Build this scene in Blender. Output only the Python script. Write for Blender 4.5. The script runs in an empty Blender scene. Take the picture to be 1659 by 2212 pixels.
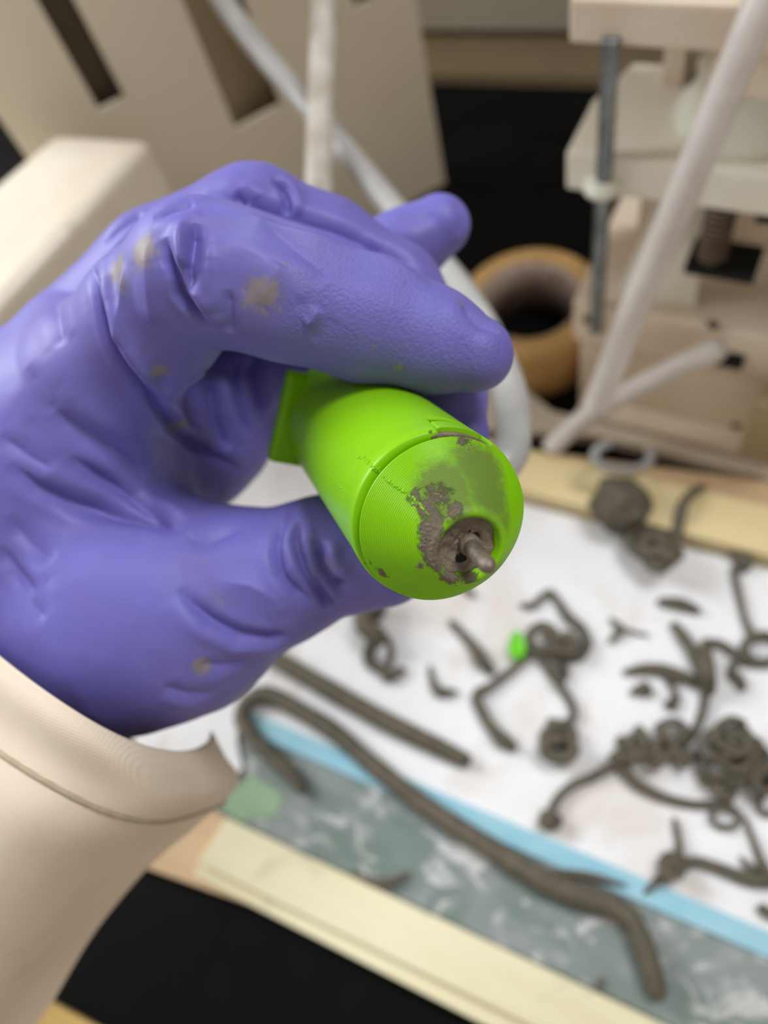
import bpy, bmesh, math, random
import numpy as np
from mathutils import Vector, Matrix, noise
from mathutils.bvhtree import BVHTree

scene = bpy.context.scene
COL = scene.collection
random.seed(7)

# ------------------------------------------------------------------ camera
F = 1640.0                      # focal length in pixels of the 1659 x 2212 frame
CX, CY = 829.5, 1106.0
H = 0.42                        # camera height above the work surface (metres)
_n = np.array([390.0, 894.0, F]); _n /= np.linalg.norm(_n)          # straight down, in camera axes
_l = np.array([-4330.0, -1006.0, F]); _l -= _n * _l.dot(_n); _l /= np.linalg.norm(_l)
AX, AZ = -_l, -_n
AY = np.cross(AZ, AX)
ROT = np.array([AX, AY, AZ])    # camera axes (right, down, forward) -> world
EYE = np.array([0.0, 0.0, H])

def camvec(c): return ROT @ np.asarray(c, float)
def ray(x, y): return camvec([(x - CX) / F, (y - CY) / F, 1.0])
def onz(x, y, z=0.0):
    r = ray(x, y); return EYE + r * ((z - H) / r[2])
def at(x, y, d): return EYE + ray(x, y) * d
def depth_of(p): return float((ROT.T @ (np.asarray(p, float) - EYE))[2])

cam_data = bpy.data.cameras.new('camera')
cam_data.sensor_fit = 'VERTICAL'
cam_data.sensor_height = 36.0
cam_data.lens = F / 2212.0 * 36.0
cam_data.clip_start = 0.01
cam_data.clip_end = 50
cam_data.dof.use_dof = True
cam_data.dof.focus_distance = 0.135
cam_data.dof.aperture_fstop = 8.3
cam = bpy.data.objects.new('camera', cam_data)
COL.objects.link(cam)
r_, u_, b_ = camvec([1, 0, 0]), camvec([0, -1, 0]), camvec([0, 0, -1])
cam.matrix_world = Matrix(((r_[0], u_[0], b_[0], 0), (r_[1], u_[1], b_[1], 0), (r_[2], u_[2], b_[2], H), (0, 0, 0, 1)))
scene.camera = cam

# ------------------------------------------------------------------ world, lights, exposure
world = bpy.data.worlds.new('room_light')
scene.world = world
world.use_nodes = True
bg = world.node_tree.nodes['Background']
bg.inputs[0].default_value = (1.0, 0.92, 0.82, 1)
bg.inputs[1].default_value = 0.40

def area(name, loc, target, size, power, color, sy=None):
    L = bpy.data.lights.new(name, 'AREA')
    L.shape = 'RECTANGLE'; L.size = size; L.size_y = sy or size
    L.energy = power; L.color = color
    o = bpy.data.objects.new(name, L); COL.objects.link(o)
    o.location = loc
    o.rotation_euler = (Vector(target) - Vector(loc)).to_track_quat('-Z', 'Y').to_euler()
    return o
area('window_daylight', (-1.5, 0.30, 1.05), (0, 0.15, 0.1), 0.9, 26, (0.92, 0.97, 1.0), 0.8)
area('ceiling_light', (0.55, 0.75, 1.9), (0, 0.1, 0.1), 0.7, 27, (0.94, 0.97, 1.0), 0.6)

scene.view_settings.view_transform = 'Standard'
scene.view_settings.look = 'None'
scene.view_settings.gamma = 1.0
scene.view_settings.use_curve_mapping = False
scene.view_settings.exposure = 0.20

# ------------------------------------------------------------------ materials
def lin(c):
    out = []
    for v in c:
        v = v / 255.0
        out.append(v / 12.92 if v <= 0.04045 else ((v + 0.055) / 1.055) ** 2.4)
    return (*out, 1.0)

class NT:
    """thin helper around a node tree"""
    def __init__(self, name):
        m = bpy.data.materials.new(name); m.use_nodes = True
        self.m = m; self.t = m.node_tree; self.n = self.t.nodes; self.l = self.t.links
        self.b = self.n['Principled BSDF']
        self.co = self.n.new('ShaderNodeTexCoord')
    def new(self, t, **kw):
        n = self.n.new(t)
        for k, v in kw.items(): setattr(n, k, v)
        return n
    def link(self, a, b): self.l.new(a, b)
    def noise(self, scale, detail=4, rough=0.55, dist=0.0, vec=None):
        n = self.new('ShaderNodeTexNoise')
        n.inputs['Scale'].default_value = scale; n.inputs['Detail'].default_value = detail
        n.inputs['Roughness'].default_value = rough; n.inputs['Distortion'].default_value = dist
        self.link(vec or self.co.outputs['Object'], n.inputs['Vector'])
        return n.outputs['Fac']
    def ramp(self, fac, stops):
        r = self.new('ShaderNodeValToRGB')
        e = r.color_ramp.elements
        while len(e) < len(stops): e.new(0.5)
        for el, (p, c) in zip(e, stops):
            el.position = p; el.color = c if len(c) == 4 else lin(c)
        self.link(fac, r.inputs[0]); return r.outputs[0]
    def mix(self, fac, a, b):
        m = self.new('ShaderNodeMix'); m.data_type = 'RGBA'
        for s, v in ((m.inputs[0], fac), (m.inputs[6], a), (m.inputs[7], b)):
            if hasattr(v, 'is_linked') or isinstance(v, bpy.types.NodeSocket): self.link(v, s)
            else: s.default_value = v
        return m.outputs[2]
    def math(self, op, a, b=0.0, clamp=False):
        m = self.new('ShaderNodeMath'); m.operation = op; m.use_clamp = clamp
        for s, v in ((m.inputs[0], a), (m.inputs[1], b)):
            if isinstance(v, bpy.types.NodeSocket): self.link(v, s)
            else: s.default_value = v
        return m.outputs[0]
    def smooth(self, v, lo, hi):
        m = self.new('ShaderNodeMapRange'); m.interpolation_type = 'SMOOTHSTEP'
        m.inputs[1].default_value = lo; m.inputs[2].default_value = hi
        self.link(v, m.inputs[0]); return m.outputs[0]
    def attr(self, name):
        a = self.new('ShaderNodeAttribute'); a.attribute_name = name; return a.outputs['Fac']
    def bump(self, h, strength, dist, prev=None):
        b = self.new('ShaderNodeBump'); b.inputs['Distance'].default_value = dist
        if isinstance(strength, bpy.types.NodeSocket): self.link(strength, b.inputs['Strength'])
        else: b.inputs['Strength'].default_value = strength
        self.link(h, b.inputs['Height'])
        if prev: self.link(prev, b.inputs['Normal'])
        return b.outputs[0]
    def out(self, color=None, rough=None, normal=None, **kw):
        if color is not None:
            if isinstance(color, bpy.types.NodeSocket): self.link(color, self.b.inputs['Base Color'])
            else: self.b.inputs['Base Color'].default_value = color
        if rough is not None:
            if isinstance(rough, bpy.types.NodeSocket): self.link(rough, self.b.inputs['Roughness'])
            else: self.b.inputs['Roughness'].default_value = rough
        if normal is not None: self.link(normal, self.b.inputs['Normal'])
        for k, v in kw.items(): self.b.inputs[k].default_value = v
        return self.m

def simple(name, c1, c2=None, scale=60, rough=0.6, bump=0.0, bscale=400, spec=0.5, stretch=None, **kw):
    t = NT(name)
    vec = None
    if stretch:
        mp = t.new('ShaderNodeMapping'); mp.inputs['Scale'].default_value = stretch
        t.link(t.co.outputs['Object'], mp.inputs['Vector']); vec = mp.outputs[0]
    c2 = c2 or tuple(max(0, v - 14) for v in c1)
    f = t.noise(scale, 5, 0.6, 0.3, vec)
    col = t.ramp(f, [(0.35, c1), (0.65, c2)])
    nrm = t.bump(t.noise(bscale, 4, 0.6, 0, vec), bump, 0.001) if bump else None
    kw['Specular IOR Level'] = spec
    return t.out(col, rough, nrm, **kw)

M = {}
# glove: nitrile with clay dirt where the 'dirt' attribute says, pebble grain on the fingertip
t = NT('purple_nitrile')
base = t.ramp(t.noise(35, 3), [(0.3, (111, 107, 190)), (0.7, (105, 97, 171))])
dn = t.math('ADD', t.attr('dirt'), t.math('MULTIPLY', t.math('SUBTRACT', t.noise(420, 6, 0.7, 0.6), 0.5), 1.5))
dm = t.smooth(dn, 0.40, 0.85)
film = t.math('MULTIPLY', t.smooth(t.attr('dirt'), 0.0, 1.0), 0.55)
c = t.mix(film, base, lin((104, 98, 134)))
c = t.mix(t.math('MULTIPLY', dm, 0.8), c, lin((136, 124, 112)))
peb = t.new('ShaderNodeTexVoronoi'); peb.inputs['Scale'].default_value = 1500; t.link(t.co.outputs['Object'], peb.inputs['Vector'])
pn = t.noise(1300, 3, 0.6)
nb = t.bump(pn, t.math('MULTIPLY', t.attr('pebble'), 0.55), 0.0006)
nb = t.bump(t.noise(5000, 2), 0.05, 0.0003, nb)
M['glove'] = t.out(c, 0.5, nb, **{'Specular IOR Level': 0.38, 'Sheen Weight': 0.05})

def plastic(name, ca, cb, attr=True):
    t = NT(name)
    base = t.ramp(t.noise(45, 3), [(0.3, ca), (0.7, cb)])
    if attr:
        nz = t.math('MULTIPLY', t.math('SUBTRACT', t.noise(520, 7, 0.72, 1.2), 0.5), 1.6)
        v = t.math('ADD', t.attr('clay'), nz)
        film = t.math('MULTIPLY', t.smooth(t.math('ADD', t.attr('clayfilm'), t.math('MULTIPLY', nz, 0.5)), 0.2, 0.8), 0.75)
        base = t.mix(film, base, lin((98, 104, 58)))
        mk = t.smooth(v, 0.42, 0.66)
        base = t.mix(mk, base, lin((112, 102, 88)))
        r = t.math('ADD', t.math('MULTIPLY', mk, 0.5), t.math('ADD', t.math('MULTIPLY', film, 0.25), 0.34))
        nb = t.bump(t.math('MULTIPLY', mk, t.noise(900, 5)), 0.7, 0.0009)
        return t.out(base, r, nb, **{'Specular IOR Level': 0.28, 'Subsurface Weight': 0.0})
    return t.out(base, 0.36, None, **{'Specular IOR Level': 0.45})
M['green'] = plastic('lime_green_plastic', (132, 194, 0), (124, 188, 0))
M['green_plain'] = plastic('lime_green_scrap', (112, 205, 20), (100, 198, 14), False)
M['clay_damp'] = simple('damp_grey_clay', (128, 114, 98), (106, 94, 80), 300, 0.55, 0.6, 900)
M['clay'] = simple('grey_brown_clay', (98, 90, 74), (78, 72, 60), 120, 0.62, 0.6, 350)
M['metal'] = simple('dull_steel_pin', (128, 116, 104), (104, 94, 84), 500, 0.36, 0.35, 1500, 0.6, **{'Metallic': 0.35})
M['black_or_shade'] = simple('black_parts_and_pit_shade', (12, 10, 8), (6, 5, 4), 50, 0.9)  # for black parts, and for shade painted as discs on the tip clay
M['sleeve'] = None
t = NT('cream_cotton')
w1 = t.new('ShaderNodeTexWave'); w1.inputs['Scale'].default_value = 520; w1.bands_direction = 'X'; w1.inputs['Distortion'].default_value = 0.6
w2 = t.new('ShaderNodeTexWave'); w2.inputs['Scale'].default_value = 520; w2.bands_direction = 'Y'; w2.inputs['Distortion'].default_value = 0.6
t.link(t.co.outputs['Object'], w1.inputs['Vector']); t.link(t.co.outputs['Object'], w2.inputs['Vector'])
weave = t.math('ADD', w1.outputs['Fac'], w2.outputs['Fac'])
col = t.ramp(t.noise(22, 5, 0.6), [(0.3, (228, 212, 194)), (0.62, (220, 202, 184)), (0.78, (206, 186, 164))])
M['sleeve'] = t.out(col, 0.85, t.bump(weave, 0.25, 0.0004), **{'Specular IOR Level': 0.15})
M['seam'] = simple('sleeve_seam_thread', (176, 160, 138), (160, 146, 126), 300, 0.9, spec=0.1)
M['skin'] = simple('forearm_skin', (214, 168, 142), (200, 150, 126), 60, 0.6)

t = NT('white_paper')
sp = t.smooth(t.noise(13, 6, 0.62, 0.8), 0.46, 0.64)
col = t.mix(t.math('MULTIPLY', sp, 0.75), lin((232, 232, 234)), lin((212, 202, 194)))
col = t.mix(t.math('MULTIPLY', t.smooth(t.noise(70, 6, 0.7, 0.5), 0.55, 0.75), 0.35), col, lin((196, 190, 186)))
col = t.mix(t.math('MULTIPLY', t.smooth(t.noise(48, 5, 0.6), 0.66, 0.76), 0.30), col, lin((150, 190, 205)))
M['paper'] = t.out(col, 0.8, t.bump(t.noise(30, 5, 0.6), 0.5, 0.003), **{'Specular IOR Level': 0.2})
M['tape'] = simple('pale_blue_tape', (134, 186, 206), (150, 196, 210), 50, 0.5, 0.15, 200)

t = NT('smeared_green_slab')
vv = t.new('ShaderNodeMapping'); vv.inputs['Rotation'].default_value = (0, 0, 0.9); vv.inputs['Scale'].default_value = (1.0, 1.7, 1)
t.link(t.co.outputs['Object'], vv.inputs['Vector'])
col = t.ramp(t.noise(18, 4, 0.6, 0.5, vv.outputs[0]), [(0.3, (98, 116, 106)), (0.5, (116, 128, 124)), (0.7, (140, 146, 146))])
sm = t.smooth(t.noise(44, 6, 0.6, 1.0, vv.outputs[0]), 0.53, 0.66)
col = t.mix(t.math('MULTIPLY', sm, 0.75), col, lin((208, 205, 204)))
M['slab'] = t.out(col, 0.5, t.bump(t.noise(90, 5), 0.25, 0.001), **{'Specular IOR Level': 0.4})
M['sage'] = simple('sage_green_sheet', (142, 170, 136), (130, 158, 126), 40, 0.6)

def wood(name, ca, cb, stretch=(6, 60, 60), stain=None):
    t = NT(name)
    mp = t.new('ShaderNodeMapping'); mp.inputs['Scale'].default_value = stretch
    t.link(t.co.outputs['Object'], mp.inputs['Vector'])
    col = t.ramp(t.noise(1.0, 6, 0.6, 0.4, mp.outputs[0]), [(0.3, ca), (0.7, cb)])
    if stain:
        s = t.smooth(t.noise(34, 5, 0.6, 0.6), 0.58, 0.72)
        col = t.mix(t.math('MULTIPLY', s, 0.55), col, lin(stain))
    return t.out(col, 0.6, t.bump(t.noise(1.0, 4, 0.6, 0, mp.outputs[0]), 0.15, 0.0008), **{'Specular IOR Level': 0.3})
M['batten'] = wood('pale_pine', (228, 221, 190), (218, 208, 172), stain=(170, 170, 150))
M['batten_back'] = wood('yellow_pine', (222, 204, 158), (212, 190, 140))
M['ply'] = wood('plywood', (214, 186, 150), (198, 166, 128))
M['tanwood'] = wood('tan_wood_edge', (206, 172, 108), (190, 156, 92))
M['black'] = simple('black_laminate', (10, 10, 10), (5, 5, 5), 20, 0.5, 0.05, 300, 0.08)
M['panel'] = simple('cream_sheet_metal', (222, 211, 189), (214, 201, 177), 6, 0.55)
M['panel_in'] = simple('tan_inner_panel', (168, 148, 114), (156, 138, 108), 10, 0.6)
M['housing'] = simple('white_housing', (216, 206, 190), (206, 191, 170), 9, 0.28, 0, 100, 0.55)
M['wall'] = simple('grey_beige_wall', (170, 160, 144), (158, 148, 130), 5, 0.7)
M['walldark'] = simple('dark_recess', (60, 54, 46), (40, 36, 30), 8, 0.8)
M['slotshade'] = simple('brown_slot_shade', (112, 98, 78), (96, 84, 66), 10, 0.7)  # shade inside the left slot, put into a colour
M['cream'] = simple('cream_printed_plastic', (232, 216, 196), (222, 202, 178), 24, 0.5, 0.1, 200)
M['cream2'] = simple('white_printed_plastic', (240, 236, 224), (232, 224, 206), 24, 0.42)
M['steel'] = simple('zinc_threaded_rod', (150, 156, 160), (120, 126, 130), 80, 0.35, 0, 100, 0.5, **{'Metallic': 0.8})
M['rust'] = simple('brown_spring_steel', (110, 92, 76), (86, 72, 60), 200, 0.45, 0.2, 500, 0.5, **{'Metallic': 0.3})
M['olive'] = simple('olive_green_sheet', (120, 128, 60), (108, 116, 54), 30, 0.6)
M['tube'] = simple('milky_tube', (214, 206, 200), (200, 190, 184), 40, 0.35, 0.05, 200, 0.5)
M['tube_dirty'] = simple('dusty_white_tube', (208, 202, 192), (172, 162, 148), 70, 0.45, 0.1, 300, 0.4)
t = NT('translucent_tube')
M['tube_clear'] = t.out(t.ramp(t.noise(40, 3), [(0.3, (186, 186, 186)), (0.7, (160, 160, 160))]), 0.3, None, **{'Transmission Weight': 0.25, 'IOR': 1.3})
M['tube_feed'] = simple('cloudy_grey_tube', (188, 187, 184), (166, 165, 163), 40, 0.3, 0.05, 200, 0.5)
M['milk'] = simple('milky_plastic', (236, 236, 224), (226, 224, 206), 30, 0.3, 0, 100, 0.5)
M['tan'] = simple('tan_kraft_paper_tape', (196, 156, 98), (182, 142, 84), 60, 0.55)
M['core'] = simple('grey_brown_card_core', (176, 156, 144), (146, 128, 116), 60, 0.7, 0.3, 150)

# ------------------------------------------------------------------ object helpers
def mesh_obj(name, verts, faces, mat, smooth=False):
    me = bpy.data.meshes.new(name)
    me.from_pydata([tuple(v) for v in verts], [], [tuple(f) for f in faces])
    me.update()
    if smooth: me.polygons.foreach_set('use_smooth', [True] * len(me.polygons))
    if mat: me.materials.append(M[mat] if isinstance(mat, str) else mat)
    o = bpy.data.objects.new(name, me); COL.objects.link(o)
    return o

def part(name, vf, mat, parent, smooth=False, label=None):
    """a mesh given in world coordinates, parented under a thing or under another part"""
    o = mesh_obj(name, vf[0], vf[1], mat, smooth)
    o.parent = parent
    if parent.parent is None:
        o.matrix_parent_inverse = Matrix.Translation(parent.location).inverted()
    if label: o['label'] = label
    return o

def tag(o, label, cat, group=None):
    o['label'] = label; o['category'] = cat
    if group: o['group'] = group
    return o

def thing(name, loc, label, cat, group=None):
    o = bpy.data.objects.new(name, None); COL.objects.link(o)
    o.location = tuple(loc); o.empty_display_size = 0.02
    return tag(o, label, cat, group)

def solo(name, vf, mat, label, cat, group=None, smooth=False):
    """a thing that is one mesh; its origin sits at its base"""
    v = np.array([tuple(p) for p in vf[0]], float)
    o0 = np.array([(v[:, 0].min() + v[:, 0].max()) / 2, (v[:, 1].min() + v[:, 1].max()) / 2, v[:, 2].min()])
    o = mesh_obj(name, v - o0, vf[1], mat, smooth)
    o.location = o0
    return tag(o, label, cat, group)

def struct(name, vf, mat, smooth=False):
    o = mesh_obj(name, vf[0], vf[1], mat, smooth); o['kind'] = 'structure'; return o

def bm_out(bm):
    bmesh.ops.recalc_face_normals(bm, faces=bm.faces)
    bm.verts.index_update()
    v = [tuple(x.co) for x in bm.verts]; f = [[q.index for q in p.verts] for p in bm.faces]
    bm.free(); return v, f

def prism(poly, z0, z1, bevel=0.0, seg=2):
    bm = bmesh.new()
    lo = [bm.verts.new((p[0], p[1], z0)) for p in poly]; hi = [bm.verts.new((p[0], p[1], z1)) for p in poly]
    n = len(poly)
    bm.faces.new(lo[::-1]); bm.faces.new(hi)
    for i in range(n): bm.faces.new((lo[i], lo[(i + 1) % n], hi[(i + 1) % n], hi[i]))
    bmesh.ops.recalc_face_normals(bm, faces=bm.faces)
    if bevel: bmesh.ops.bevel(bm, geom=list(bm.edges), offset=bevel, segments=seg, affect='EDGES', profile=0.5)
    return bm_out(bm)

def obox(o, ux, uy, uz, a0, a1, b0, b1, c0, c1, bevel=0.0):
    """box in a local frame (origin o, unit axes ux, uy, uz)"""
    o, ux, uy, uz = (np.asarray(k, float) for k in (o, ux, uy, uz))
    bm = bmesh.new(); vs = {}
    for i, a in enumerate((a0, a1)):
        for j, b in enumerate((b0, b1)):
            for k, c_ in enumerate((c0, c1)): vs[i, j, k] = bm.verts.new(o + ux * a + uy * b + uz * c_)
    for q in (((0,0,0),(0,0,1),(0,1,1),(0,1,0)), ((1,0,0),(1,1,0),(1,1,1),(1,0,1)), ((0,0,0),(1,0,0),(1,0,1),(0,0,1)),
              ((0,1,0),(0,1,1),(1,1,1),(1,1,0)), ((0,0,0),(0,1,0),(1,1,0),(1,0,0)), ((0,0,1),(1,0,1),(1,1,1),(0,1,1))):
        bm.faces.new([vs[k] for k in q])
    bmesh.ops.recalc_face_normals(bm, faces=bm.faces)
    if bevel: bmesh.ops.bevel(bm, geom=list(bm.edges), offset=bevel, segments=2, affect='EDGES', profile=0.5)
    return bm_out(bm)

def join(*vfs):
    V, Fc = [], []
    for v, f in vfs:
        k = len(V); V += list(v); Fc += [[i + k for i in q] for q in f]
    return V, Fc

def catmull(pts, n=8):
    P = [np.asarray(p, float) for p in pts]
    if len(P) < 3: n = max(n, 4)
    P = [2 * P[0] - P[1]] + P + [2 * P[-1] - P[-2]]
    out = []
    for i in range(1, len(P) - 2):
        p0, p1, p2, p3 = P[i - 1:i + 3]
        for s in np.linspace(0, 1, n, endpoint=False):
            out.append(0.5 * (2 * p1 + (p2 - p0) * s + (2 * p0 - 5 * p1 + 4 * p2 - p3) * s * s + (3 * p1 - p0 - 3 * p2 + p3) * s ** 3))
    out.append(P[-2]); return out

def sweep(pts, rad, seg=10, round_ends=True, squash=1.0):
    """tube along points; rad is a number or one number per point; rounded ends"""
    P = [np.asarray(p, float) for p in pts]; n = len(P)
    Rr = [rad] * n if np.isscalar(rad) else list(rad)
    T = [P[min(i + 1, n - 1)] - P[max(i - 1, 0)] for i in range(n)]
    T = [t_ / (np.linalg.norm(t_) + 1e-12) for t_ in T]
    if round_ends:
        P2, R2, T2 = [], [], []
        for a in (80, 55, 28): P2.append(P[0] - T[0] * Rr[0] * math.sin(math.radians(a))); R2.append(Rr[0] * math.cos(math.radians(a))); T2.append(T[0])
        P2 += P; R2 += Rr; T2 += T
        for a in (28, 55, 80): P2.append(P[-1] + T[-1] * Rr[-1] * math.sin(math.radians(a))); R2.append(Rr[-1] * math.cos(math.radians(a))); T2.append(T[-1])
        P, Rr, T, n = P2, R2, T2, len(P2)
    up = np.array([0, 0, 1.0]) if abs(T[0][2]) < 0.9 else np.array([1.0, 0, 0])
    N = up - T[0] * up.dot(T[0]); N /= np.linalg.norm(N)
    V, Fc = [], []
    for i in range(n):
        N = N - T[i] * N.dot(T[i]); N /= np.linalg.norm(N) + 1e-12
        B = np.cross(T[i], N)
        for k in range(seg):
            a = 2 * math.pi * k / seg
            V.append(P[i] + Rr[i] * (math.cos(a) * N * squash + math.sin(a) * B))
    for i in range(n - 1):
        for k in range(seg):
            k2 = (k + 1) % seg
            Fc.append((i * seg + k, i * seg + k2, (i + 1) * seg + k2, (i + 1) * seg + k))
    Fc.append(tuple(range(seg))[::-1]); Fc.append(tuple((n - 1) * seg + k for k in range(seg)))
    return V, Fc

def lathe(o, axis, prof, seg=48, ref=None, close=False):
    """revolve (s, r) profile about axis through o"""
    o = np.asarray(o, float); a = np.asarray(axis, float); a = a / np.linalg.norm(a)
    ref = np.array([0, 0, 1.0]) if ref is None else np.asarray(ref, float)
    if abs(ref.dot(a)) > 0.95: ref = np.array([1.0, 0, 0])
    u = ref - a * ref.dot(a); u /= np.linalg.norm(u); w = np.cross(a, u)
    V, Fc = [], []
    for s, r in prof:
        for k in range(seg):
            th = 2 * math.pi * k / seg
            V.append(o + a * s + r * (math.cos(th) * u + math.sin(th) * w))
    n = len(prof)
    for i in range(n if close else n - 1):
        j = (i + 1) % n
        for k in range(seg):
            k2 = (k + 1) % seg
            Fc.append((i * seg + k, i * seg + k2, j * seg + k2, j * seg + k))
    if not close:
        if prof[0][1] > 1e-6: Fc.append(tuple(range(seg))[::-1])
        if prof[-1][1] > 1e-6: Fc.append(tuple((n - 1) * seg + k for k in range(seg)))
    return V, Fc

def fix(vf):
    bm = bmesh.new()
    vs = [bm.verts.new(tuple(v)) for v in vf[0]]
    for f in vf[1]:
        try: bm.faces.new([vs[i] for i in f])
        except ValueError: pass
    bmesh.ops.remove_doubles(bm, verts=bm.verts, dist=1e-7)
    return bm_out(bm)

def set_attr(o, name, vals):
    a = o.data.attributes.new(name, 'FLOAT', 'POINT')
    a.data.foreach_set('value', np.asarray(vals, np.float32))

def verts_np(o):
    v = np.empty(len(o.data.vertices) * 3, np.float32); o.data.vertices.foreach_get('co', v); return v.reshape(-1, 3).astype(float)

def bvh_of(o): return BVHTree.FromPolygons([tuple(v.co) for v in o.data.vertices], [tuple(p.vertices) for p in o.data.polygons])

def hit(bvh, x, y):
    r = ray(x, y); h = bvh.ray_cast(Vector(EYE), Vector(r).normalized())
    return None if h[0] is None else np.array(h[0])

def spots_attr(V, bvh, spots):
    out = np.zeros(len(V))
    for x, y, rp, s in spots:
        p = hit(bvh, x, y)
        if p is None: continue
        R = rp * depth_of(p) / F
        d = np.linalg.norm(V - p, axis=1) / R
        out = np.maximum(out, s * np.clip(1.25 - d, 0, 1) / 1.25 * 1.25)
    return np.clip(out, 0, 1)

# ------------------------------------------------------------------ setting: table, back wall
TZ = -0.016                                           # black worktop height
struct('floor', prism([(-2.2, -1.6), (2.0, -1.6), (2.0, 2.2), (-2.2, 2.2)], -0.95, -0.90), 'ply')
e_a, e_b = onz(92, 2150, TZ)[:2], onz(205, 2212, TZ)[:2]
e_s = (e_b[1] - e_a[1]) / (e_b[0] - e_a[0]); e_y = lambda x: e_a[1] + (x - e_a[0]) * e_s
worktop = prism([(-0.95, e_y(-0.95)), (1.1, e_y(1.1)), (1.1, 0.64), (-0.95, 0.64)], TZ - 0.03, TZ, 0.002)
bench = thing('workbench', (0, 0.3, -0.90), 'matte black workbench running under the tray and machine', 'workbench')
part('worktop', worktop, 'black', bench)
for sx in (-0.85, 1.0):
    for sy in (0.05, 0.58): part('leg', prism([(sx - .03, sy - .03), (sx + .03, sy - .03), (sx + .03, sy + .03), (sx - .03, sy + .03)], -0.90, TZ - 0.03, 0.002), 'black', bench)
edge = prism([(-0.95, e_y(-0.95) - 0.03), (1.1, e_y(1.1) - 0.03), (1.1, e_y(1.1) - 0.0005), (-0.95, e_y(-0.95) - 0.0005)], TZ - 0.03, TZ + 0.001, 0.0015)
part('edging', edge, 'tanwood', bench, label='tan wooden edging strip')
YB = onz(1000, 168, TZ)[1]
yb_z = lambda y: float((lambda r: EYE[2] + r[2] * YB / r[1])(ray(1050, y)))
struct('wall_back', prism([(-1.6, YB + 0.03), (1.6, YB + 0.03), (1.6, YB + 0.08), (-1.6, YB + 0.08)], -0.90, 1.4), 'wall')
za, zb, zc = yb_z(150), yb_z(78), yb_z(58)
struct('trim_1', prism([(-1.0, YB), (1.1, YB), (1.1, YB + 0.03), (-1.0, YB + 0.03)], TZ, zb, 0.003), 'panel_in')
struct('trim_2', prism([(-1.0, YB - 0.008), (1.1, YB - 0.008), (1.1, YB + 0.03), (-1.0, YB + 0.03)], zc, 0.42, 0.003), 'wall')

# ------------------------------------------------------------------ tray: plywood base, slab, paper, tape, battens
def poly(pxs, z): return [onz(x, y, z)[:2] for x, y in pxs]
def lerp(a, b, s): return np.asarray(a, float) * (1 - s) + np.asarray(b, float) * s

ply_a, ply_b = onz(300, 1872, 0)[:2], onz(1250, 2212, 0)[:2]
pd = (ply_b - ply_a) / np.linalg.norm(ply_b - ply_a); pn_ = np.array([-pd[1], pd[0]])
solo('plywood_base', prism([ply_a - pd * 0.035, ply_a + pd * 0.62, ply_a + pd * 0.62 + pn_ * 0.300, ply_a - pd * 0.035 + pn_ * 0.300], TZ + 0.0002, -0.0055, 0.0008),
     'ply', 'thin plywood board under the clay tray, edge showing along the front', 'board')
bt_a, bt_b = onz(494, 1768, 0)[:2], onz(1200, 2101, 0)[:2]
bd = (bt_b - bt_a) / np.linalg.norm(bt_b - bt_a); bn = np.array([-bd[1], bd[0]])
tp_a, tp_b = onz(535, 1572, 0)[:2], onz(1659, 2058, 0)[:2]
td = (tp_b - tp_a) / np.linalg.norm(tp_b - tp_a); tn = np.array([-td[1], td[0]])
bk = [onz(1138, 967, 0.012)[:2], onz(1659, 1090, 0.012)[:2], onz(1659, 1200, 0.012)[:2], onz(1138, 1063, 0.012)[:2]]
kd = (bk[1] - bk[0]) / np.linalg.norm(bk[1] - bk[0]); kn = np.array([-kd[1], kd[0]])
kw_ = abs((bk[3] - bk[0]).dot(kn))
# slab fills the tray floor
s0 = bt_a - bd * 0.012 + bn * 0.0005; s1 = bt_b + bd * 0.24 + bn * 0.0005
s2 = bk[2] + kd * 0.18 - kn * 0.0006; s3 = bk[3] - kd * 0.14 - kn * 0.0006
solo('tray_slab', prism([s0, s1, s2, s3], -0.0053, -0.0008, 0.0005), 'slab', 'grey green work slab smeared with pale clay and slip', 'slab')
# paper, gently rippled
def paper_mesh(a, b, c_, d_, z, nx=60, ny=50, amp=0.0006):
    V, Fc = [], []
    for j in range(ny + 1):
        for i in range(nx + 1):
            p = lerp(lerp(a, b, i / nx), lerp(d_, c_, i / nx), j / ny)
            h = noise.noise(Vector((p[0] * 28, p[1] * 28, 3))) + 0.5 * noise.noise(Vector((p[0] * 75, p[1] * 75, 9)))
            V.append((p[0], p[1], z + amp * (1 + h)))
    for j in range(ny):
        for i in range(nx):
            k = j * (nx + 1) + i; Fc.append((k, k + 1, k + nx + 2, k + nx + 1))
    n0 = len(V); V += [(x, y, z - 0.0003) for x, y, _ in V[:n0]]
    Fc += [tuple(i + n0 for i in f[::-1]) for f in Fc]
    rim = list(range(nx + 1)) + [(nx + 1) * (j + 1) + nx for j in range(ny)] + [(nx + 1) * ny + i for i in range(nx - 1, -1, -1)] + [(nx + 1) * j for j in range(ny - 1, 0, -1)]
    for i in range(len(rim)):
        q, w = rim[i], rim[(i + 1) % len(rim)]; Fc.append((w, q, q + n0, w + n0))
    return fix((V, Fc))
pa = tp_a - td * 0.028; pb = tp_b + td * 0.12
paper = solo('paper_sheet', paper_mesh(pa, pb, bk[2] + kd * 0.1 - kn * 0.001, bk[3] - kd * 0.10 - kn * 0.001, -0.0005), 'paper',
             'large white paper sheet under the clay scraps, spotted with water stains', 'paper', smooth=True)
tw = 0.0105
tape_poly = lambda a, b: prism([a, b, b + tn * tw, a + tn * tw], 0.0000, 0.0012, 0.0002)
solo('blue_tape', tape_poly(tp_a - td * 0.004 - tn * 0.002, tp_b + td * 0.11 - tn * 0.002), 'tape', 'pale blue tape strip along the front edge of the paper', 'tape')
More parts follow.
